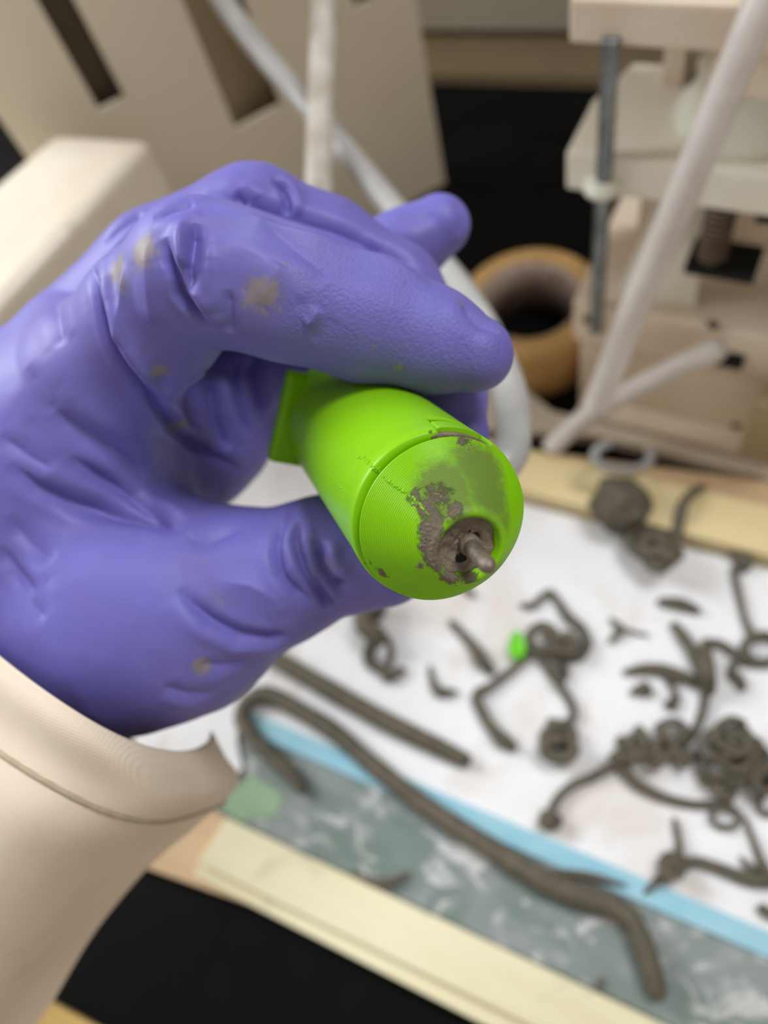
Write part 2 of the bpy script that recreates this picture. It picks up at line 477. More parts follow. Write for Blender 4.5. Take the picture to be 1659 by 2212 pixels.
solo('torn_paper', prism(poly([(290, 1480), (520, 1480), (522, 1540), (512, 1600), (524, 1660), (486, 1700), (410, 1690), (290, 1640)], 0.0012), 0.0006, 0.0018, 0.0003), 'paper',
     'small torn white paper corner beside the purple glove cuff', 'paper')
solo('sage_sheet', prism(poly([(470, 1735), (545, 1672), (612, 1720), (596, 1762), (520, 1775)], -0.0006), -0.0008, -0.0003), 'sage',
     'sage green patch of sheet on the slab by the sleeve', 'sheet')
solo('rear_paper', prism(poly([(420, 900), (700, 940), (720, 1150), (420, 1180)], 0.0125), 0.0122, 0.0128, 0.0001), 'paper',
     'white paper glimpsed through the gap between gloved thumb and fingers', 'paper')
# battens
ft = 0.022
fb = [bt_a - bn * 0.0000, bt_b + bd * 0.24, bt_b + bd * 0.24 - bn * ft, bt_a - bn * (ft + 0.004) - bd * 0.004]
fz = 0.004
front = thing('front_batten', (*bt_a, -0.0055), 'long pale pine batten along the front edge of the tray', 'batten')
part('rail', prism(fb, -0.0053, fz, 0.0012), 'batten', front)
fb2 = [bt_a - bn * (ft + 0.0002) - bd * 0.004, bt_b + bd * 0.24 - bn * (ft + 0.0002), bt_b + bd * 0.24 - bn * (ft + 0.011), bt_a - bn * (ft + 0.011) - bd * 0.006]
part('lower_lip', prism(fb2, -0.0053, -0.0015, 0.0008), 'batten', front, label='lower step of the batten')
rb = [bk[3] - kd * 0.10, bk[2] + kd * 0.2, bk[2] + kd * 0.2 + kn * kw_, bk[3] - kd * 0.10 + kn * kw_]
solo('rear_batten', prism(rb, -0.0055, 0.012, 0.0012), 'batten_back', 'yellow pine batten along the back of the tray under the machine', 'batten')

# ------------------------------------------------------------------ extrusion press on the right
M0 = onz(1245, 880, TZ); _ph = math.radians(-5)
MU = np.array([math.cos(_ph), math.sin(_ph), 0]); MV = np.array([-math.sin(_ph), math.cos(_ph), 0]); MZ = np.array([0, 0, 1.0])
MB = np.array([M0[0], M0[1], 0.0])
def mf(x, y, vo=0.0):
    r = ray(x, y); t_ = ((M0 + MV * vo - EYE) @ MV) / (r @ MV); p = EYE + r * t_
    return (p - MB) @ MU, p[2]
def mbox(u0, u1, v0, v1, z0, z1, bev=0.0015): return obox(MB, MU, MV, MZ, u0, u1, v0, v1, z0, z1, bev)
def mpt(u, v, z): return MB + MU * u + MV * v + MZ * z
press = thing('clay_press', M0, 'cream plastic clay press with stacked plates and steel rods', 'machine')
UR = 0.17
zl0, zl1 = 0.052, 0.085
zm0, zm1 = 0.160, 0.1805
zt0, zt1 = 0.2305, 0.248
part('base_box', mbox(0.0, UR, 0.004, 0.12, TZ, zl0 - 0.001, 0.002), 'cream', press)
part('base_foot', mbox(0.004, UR, -0.012, 0.0035, TZ, TZ + 0.014, 0.0015), 'cream', press)
lowp = part('lower_plate', mbox(-0.0035, UR, 0.0, 0.10, zl0, zl1, 0.002), 'cream', press)
def chamfer_plate(u0, v1, z0, z1, cut):
    P = [(u0, 0.0), (UR, 0.0), (UR, v1), (u0 + cut * 0.35, v1), (u0, v1 - cut)]
    return prism([mpt(a, b, 0)[:2] for a, b in P], z0, z1, 0.0016)
midp = part('middle_plate', chamfer_plate(-0.0078, 0.068, zm0, zm1, 0.03), 'cream2', press)
topp = part('top_plate', chamfer_plate(-0.0066, 0.075, zt0, zt1, 0.02), 'cream', press)
part('green_mat', mbox(0.012, UR - 0.03, 0.006, 0.07, zt1 + 0.0001, zt1 + 0.003, 0.0006), 'olive', topp, label='olive green mat on the top plate')
part('knob', lathe(mpt(0.066, 0.004, zt1), MZ, [(0, 0.006), (0.004, 0.0065), (0.012, 0.006), (0.014, 0.003)], 20), 'black_or_shade', topp, True, 'black knob')
def threaded(p0, p1, r, turns_mm=1.25):
    L = np.linalg.norm(p1 - p0); n = int(L / (turns_mm * 0.001)); prof = []
    for i in range(n):
        s = L * i / n; prof += [(s, r * 0.93), (s + L / n * 0.5, r)]
    prof.append((L, r * 0.93))
    return lathe(p0, p1 - p0, prof, 20)
ru0, _ = mf(1312, 330, -0.001)
rod_pos = [(0.0107, -0.0005, 0.0038), (0.045, 0.058, 0.0036), (0.135, -0.0005, 0.0038), (0.135, 0.058, 0.0036)]
for u0, v0, r0 in rod_pos:
    rr = part('rod', threaded(mpt(u0, v0, zl1 - 0.02), mpt(u0, v0, zt0 + 0.004), r0), 'steel', press, True)
    part('washer', lathe(mpt(u0, v0, zm0 + 0.004), MZ, [(0, 0.0042), (0, 0.0088), (0.0015, 0.0096), (0.0045, 0.0088), (0.0055, 0.0042)], 28), 'milk', rr, True, 'white plastic washer')
# posts and back sheets
for u0, z0, z1 in ((0.012, zm1, zt0), (0.008, zl1, zm0)):
    part('rear_post', mbox(u0 + 0.008, u0 + 0.018, 0.052, 0.066, z0, z1, 0.001), 'cream', press)
part('back_sheet', mbox(0.05, UR, 0.066, 0.070, zl1, zm0, 0.0008), 'cream', press)
part('back_sheet', mbox(0.03, UR, 0.070, 0.074, zm1, zt0, 0.0008), 'cream', press)
# white gusset: a sloping sheet between the plates
g = [mpt(0.018, 0.012, zl1), mpt(0.060, 0.012, zl1), mpt(0.052, 0.030, zm0), mpt(0.036, 0.030, zm0)]
g2 = [p + MV * 0.003 for p in g]
part('gusset', fix((g + g2, [(0, 1, 2, 3), (7, 6, 5, 4), (0, 4, 5, 1), (1, 5, 6, 2), (2, 6, 7, 3), (3, 7, 4, 0)])), 'cream2', press, label='white sloping gusset')
# milky round reservoir between the middle and top plate
res_c = mpt(0.062, 0.036, zm1)
part('reservoir', fix(lathe(res_c, MZ, [(0, 0.0), (0, 0.030), (0.004, 0.031), (0.008, 0.027), (0.018, 0.022), (0.024, 0.0235), (0.028, 0.020), (0.029, 0.016), (0.022, 0.012), (0.022, 0.0)], 48)), 'milk', press, True, 'milky round plastic cup')
part('upper_block', mbox(0.048, 0.10, 0.004, 0.05, zm1 + 0.030, zt0, 0.0015), 'cream', press)
# spring screw with its dark foot
su, sv = 0.0635, 0.006
zs0, zs1 = 0.124, zm0
sp = part('spring_post', lathe(mpt(su, sv, zs0), MZ, [(0, 0.0035), (zs1 - zs0, 0.0035)], 20), 'rust', press, True, 'brown steel post')
coil = [mpt(su, sv, zs0 + 0.003) + (MU * math.cos(a) + MV * math.sin(a)) * 0.0060 + MZ * ((zs1 - zs0 - 0.004) * a / (2 * math.pi * 9)) for a in np.linspace(0, 2 * math.pi * 9, 150)]
part('spring', sweep(coil, 0.0012, 8), 'rust', sp, True, 'brown coil spring')
part('spring_foot', mbox(su - 0.011, su + 0.022, sv - 0.006, sv + 0.016, zs0 - 0.005, zs0, 0.001), 'black_or_shade', press, label='black foot plate under the spring')
part('drive_bar', mbox(0.078, UR, 0.010, 0.030, zm0 - 0.013, zm0 - 0.0005, 0.001), 'black_or_shade', press, label='dark bar under the middle plate')
for (x, y, par) in ((1540, 702, lowp), (1268, 690, lowp), (1590, 920, None)):
    if par is None:
        uu, zz = mf(x, y, 0.004); vv_ = 0.004; pr = press
    else:
        uu, zz = mf(x, y, 0.0); vv_ = 0.0; pr = par
    part('screw', fix(lathe(mpt(uu, vv_ - 0.0006, zz), MV, [(0, 0.0), (0, 0.0026), (0.0004, 0.0032), (0.0012, 0.0032)], 20)), 'rust', pr, True)
uu, zz = mf(1560, 765, 0.004)
part('latch', mbox(uu - 0.008, uu + 0.012, -0.002, 0.0042, zz - 0.004, zz + 0.008, 0.001), 'black_or_shade', press, label='small dark latch under the lower plate')
uu, zz = mf(1600, 930, -0.014)
part('corner_post', mbox(0.104, 0.128, -0.024, -0.012, 0.0125, 0.062, 0.0015), 'panel_in', press)

bp = poly([(640, 760), (905, 700), (1110, 818)], -0.006) + [mpt(-0.012, -0.0135, 0)[:2], mpt(UR, -0.0135, 0)[:2], mpt(UR, -0.022, 0)[:2], mpt(0.02, -0.024, 0)[:2]] + poly([(1000, 925), (640, 850)], -0.006)
solo('rear_board', prism(bp, TZ, -0.0065, 0.0006), 'housing', 'pale grey board lying between the brown tape roll and the rear wooden batten', 'board')

# ------------------------------------------------------------------ tape roll on the worktop
rc = onz(1158, 742, TZ)
rc = np.array([-0.113, 0.352, TZ])
RO, RI, RH = 0.0500, 0.0315, 0.047
roll = thing('tape_roll', rc, 'wide roll of tan tape lying flat on the black worktop', 'tape roll')
part('tape_body', lathe(rc, MZ, [(0, RI + .003), (0, RO - .002), (.002, RO), (RH - .006, RO), (RH - .002, RO - .003), (RH, RO - .008), (RH, RI + .006), (RH - .002, RI + .003)], 72, close=True), 'tan', roll, True)
part('card_core', lathe(rc, MZ, [(0.0, RI), (0.0, RI + .0029), (RH - .002, RI + .0029), (RH - .004, RI)], 72, close=True), 'core', roll, True, 'grey brown cardboard core')

# ------------------------------------------------------------------ slotted upright panel and white housing on the left
PA = math.radians(50)
PO = onz(962, 395, TZ); PH = np.array([math.cos(PA), math.sin(PA), 0]); PN = np.array([math.sin(PA), -math.cos(PA), 0])   # along, facing the tray
def pf(x, y):
    r = ray(x, y); t_ = ((PO - EYE) @ PN) / (r @ PN); p = EYE + r * t_
    return float((p - PO) @ PH), float(p[2])
def pbox(h0, h1, z0, z1, n0=-0.004, n1=0.0): return obox((PO[0], PO[1], 0), PH, PN, MZ, h0, h1, n0, n1, z0, z1, 0.0)
slots = []
for L_, R_ in (((215, 238), (272, 212)), ((512, 286), (606, 222)), ((768, 22), (806, -4))):
    a, b = pf(*L_), pf(*R_); slots.append((a[0], b[0], (a[1] + b[1]) / 2))
hl = pf(22, 290)[0]
PT = 0.62
panel = thing('slotted_panel', PO, 'tall cream sheet metal panel with upright slots behind the gloved hand', 'panel')
pieces, h = [], hl
for a, b, z in slots:
    pieces.append(pbox(h, a, TZ, PT)); pieces.append(pbox(a, b, TZ, z)); h = b
pieces.append(pbox(h, 0.0, TZ, PT))
part('face_sheet', join(*pieces), 'panel', panel)
part('inner_sheet', pbox(hl, -0.004, TZ, PT, -0.024, -0.020), 'panel_in', panel, label='tan inner sheet seen through the slots')
part('side_flange', pbox(-0.004, -0.0002, TZ, PT, -0.030, -0.0042), 'panel', panel)
part('shade_plate', pbox(slots[0][0] - 0.01, slots[0][1] + 0.01, TZ, PT, -0.0195, -0.016), 'slotshade', panel, label='plate coloured as the shade inside the left slot')  # added sheet whose dark colour stands in for shade in the slot
zh = 0.178
hp = poly([(118, 286), (322, 297), (150, 486), (-160, 822), (-160, 522)], zh)
solo('white_housing', prism(hp, TZ, zh, 0.006, 3), 'housing', 'glossy white box housing at the left edge, in front of the panel', 'housing')

# ------------------------------------------------------------------ tubes
def tube_obj(name, pts, r, mat, label, seg=16):
    P = catmull([at(*p) for p in pts], 8)
    return solo(name, fix(sweep(P, r, seg)), mat, label, 'tube', 'plastic tubes', True)
tube_obj('feed_tube', [(440, -60, .40), (500, 30, .40), (575, 125, .395), (650, 212, .39), (715, 288, .38), (790, 378, .365), (850, 450, .35), (920, 535, .33), (985, 612, .31), (1050, 715, .285), (1096, 830, .26), (1108, 915, .245), (1096, 990, .235), (1030, 1040, .232), (940, 1030, .23), (850, 975, .2275), (790, 925, .2265)],
         0.0059, 'tube_feed', 'pale grey feed tube curving behind the hand into the green nozzle')
tube_obj('upright_tube', [(704, -60, .36), (700, 60, .36), (695, 180, .36), (691, 300, .36), (688, 420, .36), (684, 560, .37), (690, 700, .385)], 0.0066, 'tube_dirty',
         'dusty white tube running straight up behind the hand')
tube_obj('slanting_tube', [(1690, -90, .235), (1625, 60, .247), (1560, 215, .262), (1490, 385, .282), (1420, 550, .305), (1360, 690, .328), (1318, 800, .346), (1290, 872, .36)], 0.0063, 'tube',
         'thick milky tube slanting down across the front of the press')
tube_obj('low_tube', [(1545, 758, .395), (1470, 790, .405), (1390, 830, .425), (1310, 872, .45), (1250, 912, .462), (1195, 962, .468)], 0.0062, 'tube',
         'milky tube lying low across the base of the press')
lp = [(1345 + 62 * math.cos(a), 985 + 30 * math.sin(a), .438 + .006 * math.cos(a)) for a in np.linspace(-0.4, 4.2, 12)]
tube_obj('looped_tube', lp, 0.0026, 'tube_clear', 'thin clear tube curled in a loop on the rear batten', 10)

# ------------------------------------------------------------------ clay scraps on the paper
def clay(name, label, pts, w, base=0.0006, seg=10, dens=5, ends=None, squash=1.0, rough=0.12, cat='clay scrap', grp='clay scraps on the tray'):
    """one strand: pts = (x, y[, lift in strand radii]) on the tray, w = width in pixels (or one per point)"""
    n = len(pts); W = [w] * n if np.isscalar(w) else list(w)
    P3 = []
    for (p, wi) in zip(pts, W):
        r = wi / 2 * depth_of(onz(p[0], p[1], 0)) / F
        z = base + r * 0.93 + (p[2] if len(p) > 2 else 0) * r
        q = onz(p[0], p[1], z); P3.append((*q, r))
    C4 = catmull(P3, dens)
    sd = random.random() * 50
    pts3 = [c_[:3] for c_ in C4]
    rads = [max(c_[3] * (1 + rough * noise.noise(Vector((i * 0.45 + sd, sd, 0)))), 0.0006) for i, c_ in enumerate(C4)]
    vf = fix(sweep(pts3, rads, seg, True, squash))
    V = []
    for v in vf[0]:
        h = noise.noise(Vector(v) * 320 + Vector((sd, 0, 0)))
        V.append((v[0] + h * 0.0003, v[1] + 0.0003 * noise.noise(Vector(v) * 290), max(v[2] + h * 0.0002, base - 0.0002)))
    return solo(name, (V, vf[1]), 'clay', label, cat, grp, True)

def ring(cx, cy, rx, ry, turns, lift0=0.0, lift1=0.0, a0=0.0, n=9):
    k = max(4, int(n * turns))
    return [(cx + rx * math.cos(a0 + 2 * math.pi * turns * i / k), cy + ry * math.sin(a0 + 2 * math.pi * turns * i / k), lift0 + (lift1 - lift0) * i / k) for i in range(k + 1)]

def tangle(cx, cy, rx, ry, n, lift, seed):
    """a strand that loops round and round while its centre wanders over a patch"""
    rg = random.Random(seed); out = []
    lr = max(11, 0.42 * min(rx, ry) + 6); a = rg.uniform(0, 6.28); n2 = int(n * 2.2)
    wx, wy = cx, cy
    for i in range(n2):
        if i % 5 == 0:
            b = rg.uniform(0, 6.28); q = math.sqrt(rg.random())
            tx, ty = cx + (rx - lr * .4) * q * math.cos(b), cy + (ry - lr * .4) * q * math.sin(b); lk = lr * rg.uniform(0.75, 1.2); e = rg.uniform(0.6, 1.0)
        wx += (tx - wx) * 0.5; wy += (ty - wy) * 0.5
        a += rg.uniform(0.75, 1.1)
        out.append((wx + lk * math.cos(a), wy + lk * e * math.sin(a), lift * (0.1 + 1.0 * i / n2) + 0.8 * math.sin(a)))
    return out

clay('clay_strand', 'long clay strand hooked at one end, lying along the blue tape',
     [(652, 1702), (628, 1672), (585, 1632), (545, 1592), (522, 1548), (540, 1512), (580, 1500), (640, 1530), (720, 1580), (800, 1648), (880, 1712), (960, 1768), (1050, 1826), (1150, 1888), (1240, 1930), (1320, 1956), (1362, 1985), (1385, 2030), (1402, 2080), (1420, 2140)],
     [26, 34, 36, 36, 36, 36, 38, 40, 42, 42, 42, 44, 46, 50, 52, 50, 46, 48, 50, 40], rough=0.1)
clay('clay_strand', 'straight thick clay strand between the thumb and the blue tape', [(560, 1402), (640, 1448), (730, 1500), (830, 1556), (930, 1605), (1002, 1640)], [36, 40, 42, 42, 40, 34], rough=0.06)
clay('clay_coil', 'tangled clay scrap hanging below the gloved thumb', [(770, 1300), (800, 1330), (820, 1300, 1), (795, 1290, 2), (785, 1350, 2), (815, 1375, 2), (800, 1400, 1), (800, 1430), (830, 1450), (840, 1462), (868, 1448)], [36, 40, 40, 40, 40, 36, 30, 26, 26, 26, 18])
clay('clay_strand', 'thin clay curl on the right of the tangle below the thumb', [(822, 1360, 1), (842, 1390), (846, 1415), (838, 1440), (828, 1458)], 15)
clay('clay_strand', 'clay strand with a thick drop end, left of the green scrap', [(975, 1345), (1000, 1370), (1025, 1400), (1040, 1425), (1060, 1450)], [16, 18, 24, 34, 20])
clay('clay_strand', 'small crescent clay scrap in the middle of the paper', [(928, 1440), (934, 1470), (946, 1492), (965, 1496), (985, 1494)], [8, 16, 24, 20, 10])
clay('clay_strand', 'angled clay strand with a fat foot below the green scrap', [(1138, 1422), (1100, 1452), (1060, 1482), (1030, 1502), (1040, 1535), (1060, 1570), (1085, 1598), (1106, 1612)], [14, 18, 20, 24, 24, 26, 34, 24])
clay('clay_coil', 'looped clay coil with a zigzag tail beside the green scrap',
     [(1128, 1308), (1150, 1308), (1168, 1292), (1188, 1280), (1205, 1300), (1228, 1335), (1255, 1358), (1268, 1390), (1255, 1415), (1225, 1420), (1210, 1400, 1), (1222, 1372, 2), (1240, 1385, 2), (1238, 1410, 2), (1200, 1405, 2), (1172, 1412, 1)] + ring(1172, 1378, 28, 26, 1.4, 1, 2.5, 1.4),
     [12] + [16] * 4 + [22] * 4 + [20] * 7 + [20] * 13)
clay('clay_strand', 'clay strand looping down to the rolled coil in mid paper', [(1172, 1420, 1), (1185, 1450), (1205, 1472), (1222, 1455), (1215, 1435, 1), (1196, 1445, 2), (1205, 1475, 1), (1222, 1500), (1236, 1525), (1238, 1552), (1218, 1562), (1190, 1560)], 18)
clay('clay_coil', 'stubby rolled clay coil standing in the middle of the paper', ring(1208, 1588, 30, 18, 1, 0, 1, 3.4) + ring(1208, 1618, 33, 22, 2.2, 0.5, 3, 3.4), 24)
clay('clay_strand', 'tiny forked clay scrap above the star shaped pile', [(1320, 1338), (1335, 1352), (1340, 1362), (1330, 1374), (1318, 1386)], [10, 16, 18, 16, 10])
clay('clay_strand', 'faint thin clay sliver beside the tiny forked scrap', [(1346, 1358), (1370, 1366), (1398, 1372)], [8, 9, 7])
clay('clay_strand', 'short thick clay stub near the rear batten', [(1430, 1300), (1470, 1304), (1505, 1318)], [20, 26, 18])
# star-shaped pile
clay('clay_strand', 'clay arm pointing up left from the star shaped pile', [(1458, 1352), (1475, 1375), (1495, 1405), (1512, 1440), (1520, 1475)], [20, 26, 28, 30, 26])
clay('clay_strand', 'clay arm reaching left from the star shaped pile', [(1352, 1452), (1390, 1444), (1430, 1446), (1470, 1460), (1505, 1475)], [14, 22, 26, 28, 24])
clay('clay_strand', 'stubby clay lump under the left arm of the star pile', [(1370, 1495), (1388, 1486), (1402, 1496), (1396, 1475)], [18, 24, 18, 10])
clay('clay_strand', 'small s-shaped clay curl under the star pile', [(1440, 1465), (1452, 1485), (1462, 1508), (1455, 1530), (1440, 1522), (1452, 1512, 1)], 14)
clay('clay_strand', 'upright dark clay strand through the centre of the star pile', [(1528, 1388, 1), (1524, 1420, 2), (1528, 1455, 2), (1534, 1490, 0.5)], [22, 30, 34, 26])
clay('clay_strand', 'long curved clay strand joining the star pile to the big heap', [(1522, 1480, 1), (1522, 1515), (1514, 1550), (1500, 1582), (1478, 1606), (1455, 1620)], 20)
clay('clay_strand', 'clay strand linking the star pile to the ring at right', [(1528, 1400, 2), (1545, 1388), (1570, 1398), (1595, 1418), (1612, 1432)], 18)
clay('clay_strand', 'ragged clay drip left of the ring at the right edge', [(1588, 1430), (1582, 1455), (1598, 1468), (1604, 1486)], [14, 20, 22, 16])
clay('clay_coil', 'long stemmed clay loop ending in a ring at the right edge', [(1582, 1196), (1606, 1205), (1610, 1222), (1592, 1222), (1588, 1240), (1598, 1290), (1610, 1340), (1622, 1368)] + ring(1648, 1402, 40, 30, 1.1, 0, 0.8, -2.2),
     [20, 30, 26, 18, 15, 15, 15, 18] + [20] * 10)
# rear lumps, up against the batten
def lump(label, cx, cy, r, base, seed, sq=0.75):
    rr = r * depth_of(onz(cx, cy, base)) / F; c_ = onz(cx, cy, base + rr * sq * 0.9)
    bm = bmesh.new(); bmesh.ops.create_icosphere(bm, subdivisions=4, radius=1)
    for v in bm.verts:
        n_ = v.co.normalized(); k = 1 + 0.22 * noise.noise(n_ * 2.2 + Vector((seed, 0, 0))) + 0.14 * noise.noise(n_ * 5 + Vector((0, seed, 0))) - 0.1 * abs(noise.noise(n_ * 9 + Vector((0, seed, 3))))
        p = n_ * rr * k
        v.co = Vector(c_) + Vector((p.x, p.y, max(p.z * sq, -rr * sq * 0.9)))
    return solo('clay_lump', bm_out(bm), 'clay', label, 'clay lump', 'clay scraps on the tray', True)
lump('round dark clay lump resting against the rear batten', 1338, 1092, 60, 0.0006, 3.1, 0.95)
clay('clay_coil', 'clay coil heaped at the right of the dark round lump', tangle(1420, 1184, 58, 52, 22, 5, 4), 24)
clay('clay_strand', 'clay strand standing up from the rear coil towards the press', [(1452, 1180, 1), (1462, 1150, 2), (1470, 1115, 3.5), (1478, 1085, 4.5), (1496, 1064, 4.5), (1520, 1052, 4.5)], [28, 26, 24, 22, 20, 16])
# the big heap at right
clay('clay_coil', 'curly clay coil at the left end of the big heap', tangle(1368, 1618, 46, 34, 16, 4, 11), 15)
clay('clay_coil', 'open clay loop on top of the big heap', [(1405, 1640, 1)] + ring(1452, 1578, 28, 20, 1.2, 1, 3, 2.4) + [(1470, 1630, 2), (1510, 1632, 1)], 18)
clay('clay_coil', 'pointed clay loop at the upper left of the big heap', [(1362, 1640), (1368, 1600, 2), (1380, 1572, 3), (1392, 1598, 3), (1402, 1630, 2), (1430, 1645, 1)], 16)
clay('clay_coil', 'knotted clay coil in the middle of the big heap', tangle(1440, 1632, 60, 26, 16, 3, 21), 15)
clay('clay_coil', 'large tangled clay coil at the right of the big heap', tangle(1570, 1625, 66, 62, 34, 7, 31), 16)
clay('clay_coil', 'clay coil curling out of the big heap at the right edge', tangle(1632, 1672, 50, 50, 20, 5, 41), 15)
clay('clay_coil', 'clay loop at the bottom right of the big heap', tangle(1560, 1690, 44, 30, 12, 3, 51), 15)
clay('clay_strand', 'wavy clay strand from the big heap down to a knobbed end', [(1188, 1772), (1196, 1742), (1212, 1716), (1240, 1694), (1275, 1680), (1310, 1662), (1340, 1648)], [22, 20, 20, 20, 20, 22, 22])
clay('clay_coil', 'knobbed clay blob at the end of the wavy strand', tangle(1188, 1768, 20, 18, 9, 1.5, 61), 18)
clay('clay_strand', 'sagging clay strand under the big heap', [(1345, 1655), (1370, 1690), (1410, 1712), (1460, 1730), (1520, 1738), (1575, 1732)], [26, 28, 24, 20, 18, 16])
clay('clay_coil', 'small oval clay ring hanging under the big heap', ring(1568, 1766, 30, 22, 1.15, 0, 1, -1.4), 14)
clay('clay_strand', 'clay hook at the right edge under the big heap', [(1659, 1700), (1645, 1716), (1640, 1742), (1655, 1760), (1680, 1750)], 16)
# lower right
clay('clay_coil', 'spiky clay knot at the lower right of the paper', tangle(1450, 1868, 26, 34, 10, 3, 71), 18)
clay('clay_strand', 'thin clay spike rising from the lower right knot', [(1468, 1848, 1), (1466, 1815), (1460, 1785), (1458, 1768)], [20, 16, 14, 8])
clay('clay_strand', 'tapered clay spike from the knot onto the blue tape', [(1440, 1880), (1418, 1905), (1392, 1930)], [24, 20, 8])
clay('clay_strand', 'long clay strand running right from the lower knot', [(1470, 1868), (1505, 1862), (1545, 1872), (1590, 1890), (1640, 1902), (1690, 1900)], [26, 24, 24, 28, 30, 26])
clay('clay_strand', 'thin upright clay spike at the lower right edge', [(1655, 1885), (1640, 1850), (1625, 1810), (1612, 1770)], [24, 18, 14, 8])
clay('clay_strand', 'tiny clay splinter beside the lower right spike', [(1625, 1880), (1608, 1862), (1600, 1850)], [20, 14, 6])
clay('clay_strand', 'small clay blob at the right edge beside the tape', [(1650, 1965), (1665, 1975), (1680, 1978)], 26)
clay('clay_strand', 'flat dark clay sliver lying on the blue tape', [(1195, 1882), (1240, 1886), (1290, 1896), (1350, 1912)], [12, 16, 18, 8], base=0.0013)
clay('clay_strand', 'clay wedge lying against the front batten', [(762, 1886), (800, 1905), (840, 1908), (880, 1888)], [12, 22, 22, 10], base=-0.0006)
clay('clay_strand', 'small clay crumb below the tip of the green nozzle', [(1002, 1270), (1012, 1276), (1020, 1284)], 14)
clay('clay_strand', 'tiny clay flake on the slab by the front batten', [(1290, 2140), (1296, 2125), (1302, 2112)], [8, 10, 7], base=-0.0006)
# green scrap
gp = [(1112, 1362), (1122, 1366), (1138, 1392), (1136, 1418), (1122, 1430), (1104, 1424), (1098, 1404), (1104, 1384)]
gs = prism(poly(gp, 0.003), 0.0012, 0.0085, 0.0012)
gs = ([(v[0] + 0.0, v[1], v[2] - (0.002 if v[1] > onz(1115, 1385)[1] and v[2] > 0.004 else 0)) for v in gs[0]], gs[1])
solo('green_scrap', gs, 'green_plain', 'small bright green plastic scrap beside the looped clay coil', 'plastic scrap')

# ------------------------------------------------------------------ green nozzle held in the hand
NA = camvec([527, 653, -F]); NA = NA / np.linalg.norm(NA)          # axis, pointing out of the tip
NB = at(950, 1118, 0.135)                                            # centre of the joint between barrel and cap
NR = 0.016
cap_u = camvec([0, -1, 0]); cap_u = cap_u - NA * cap_u.dot(NA); cap_u /= np.linalg.norm(cap_u)
cap_w = np.cross(NA, cap_u)
def npt(s, r, th): return NB + NA * s + r * (math.cos(th) * cap_u + math.sin(th) * cap_w)
def theta_of(x, y, r=NR):
    """angle round the barrel of the surface point seen at a pixel"""
    d = ray(x, y); d = d / np.linalg.norm(d); o = EYE - NB
    dp, op = d - NA * d.dot(NA), o - NA * o.dot(NA)
    A_, B_, C_ = dp.dot(dp), 2 * dp.dot(op), op.dot(op) - r * r
    t_ = (-B_ - math.sqrt(max(B_ * B_ - 4 * A_ * C_, 0))) / (2 * A_)
    p = EYE + d * t_ - NB; return math.atan2(p.dot(cap_w), p.dot(cap_u)), float(p.dot(NA))
nozzle = thing('extruder_nozzle', NB - NA * 0.071, 'bright lime green printed nozzle with a ribbed cone, held in the gloved hand', 'nozzle')

th1, sn1 = theta_of(940, 925); th2, sn2 = theta_of(1056, 944)
dth = (th2 - th1 + math.pi) % (2 * math.pi) - math.pi
nlo, nhi = (th1, th1 + dth) if dth > 0 else (th1 + dth, th1)
def in_notch(th):
    d_ = (th - nlo) % (2 * math.pi); return d_ < (nhi - nlo)
SEG = 160
def barrel_mesh():
    """tube with a bayonet notch cut in its front edge"""
    prof_s = [-0.0712, -0.0708] + list(np.linspace(-0.070, -0.0075, 26)) + [-0.0070, -0.0060, -0.0045, -0.003, -0.0012, -0.0006, -0.0003]
    V, Fc = [], []
    n = len(prof_s)
    for shell in (0, 1):
        for i, s in enumerate(prof_s):
            for k in range(SEG):
                th = 2 * math.pi * k / SEG
                ss = min(s, -0.0078) if in_notch(th) else s
                r = NR if shell == 0 else NR - 0.0022
                if shell == 0:
                    if i == 0: r -= 0.0005
                    if i == n - 1: r -= 0.0003
                    if -0.0045 <= ss <= -0.0008: r += 0.00010
                V.append(npt(ss, r, th))
    off = n * SEG
    for i in range(n - 1):
        for k in range(SEG):
            k2 = (k + 1) % SEG
            Fc.append((i * SEG + k, i * SEG + k2, (i + 1) * SEG + k2, (i + 1) * SEG + k))
            Fc.append((off + (i + 1) * SEG + k, off + (i + 1) * SEG + k2, off + i * SEG + k2, off + i * SEG + k))
    for i in (0, n - 1):
        for k in range(SEG):
            k2 = (k + 1) % SEG
            q = (i * SEG + k, off + i * SEG + k, off + i * SEG + k2, i * SEG + k2)
            Fc.append(q if i else q[::-1])
    return fix((V, Fc))
barrel = part('barrel', barrel_mesh(), 'green', nozzle, True)
part('barrel_end', fix(lathe(NB - NA * 0.0705, NA, [(0, 0.0), (0, NR - 0.0024), (0.003, NR - 0.0024), (0.003, 0.0)], 64)), 'green', nozzle, True)
part('tube_socket', fix(lathe(NB - NA * 0.0795, NA, [(0, 0.0062), (0, 0.0085), (0.009, 0.0085), (0.009, 0.0062)], 40, close=True)), 'green', nozzle, True)

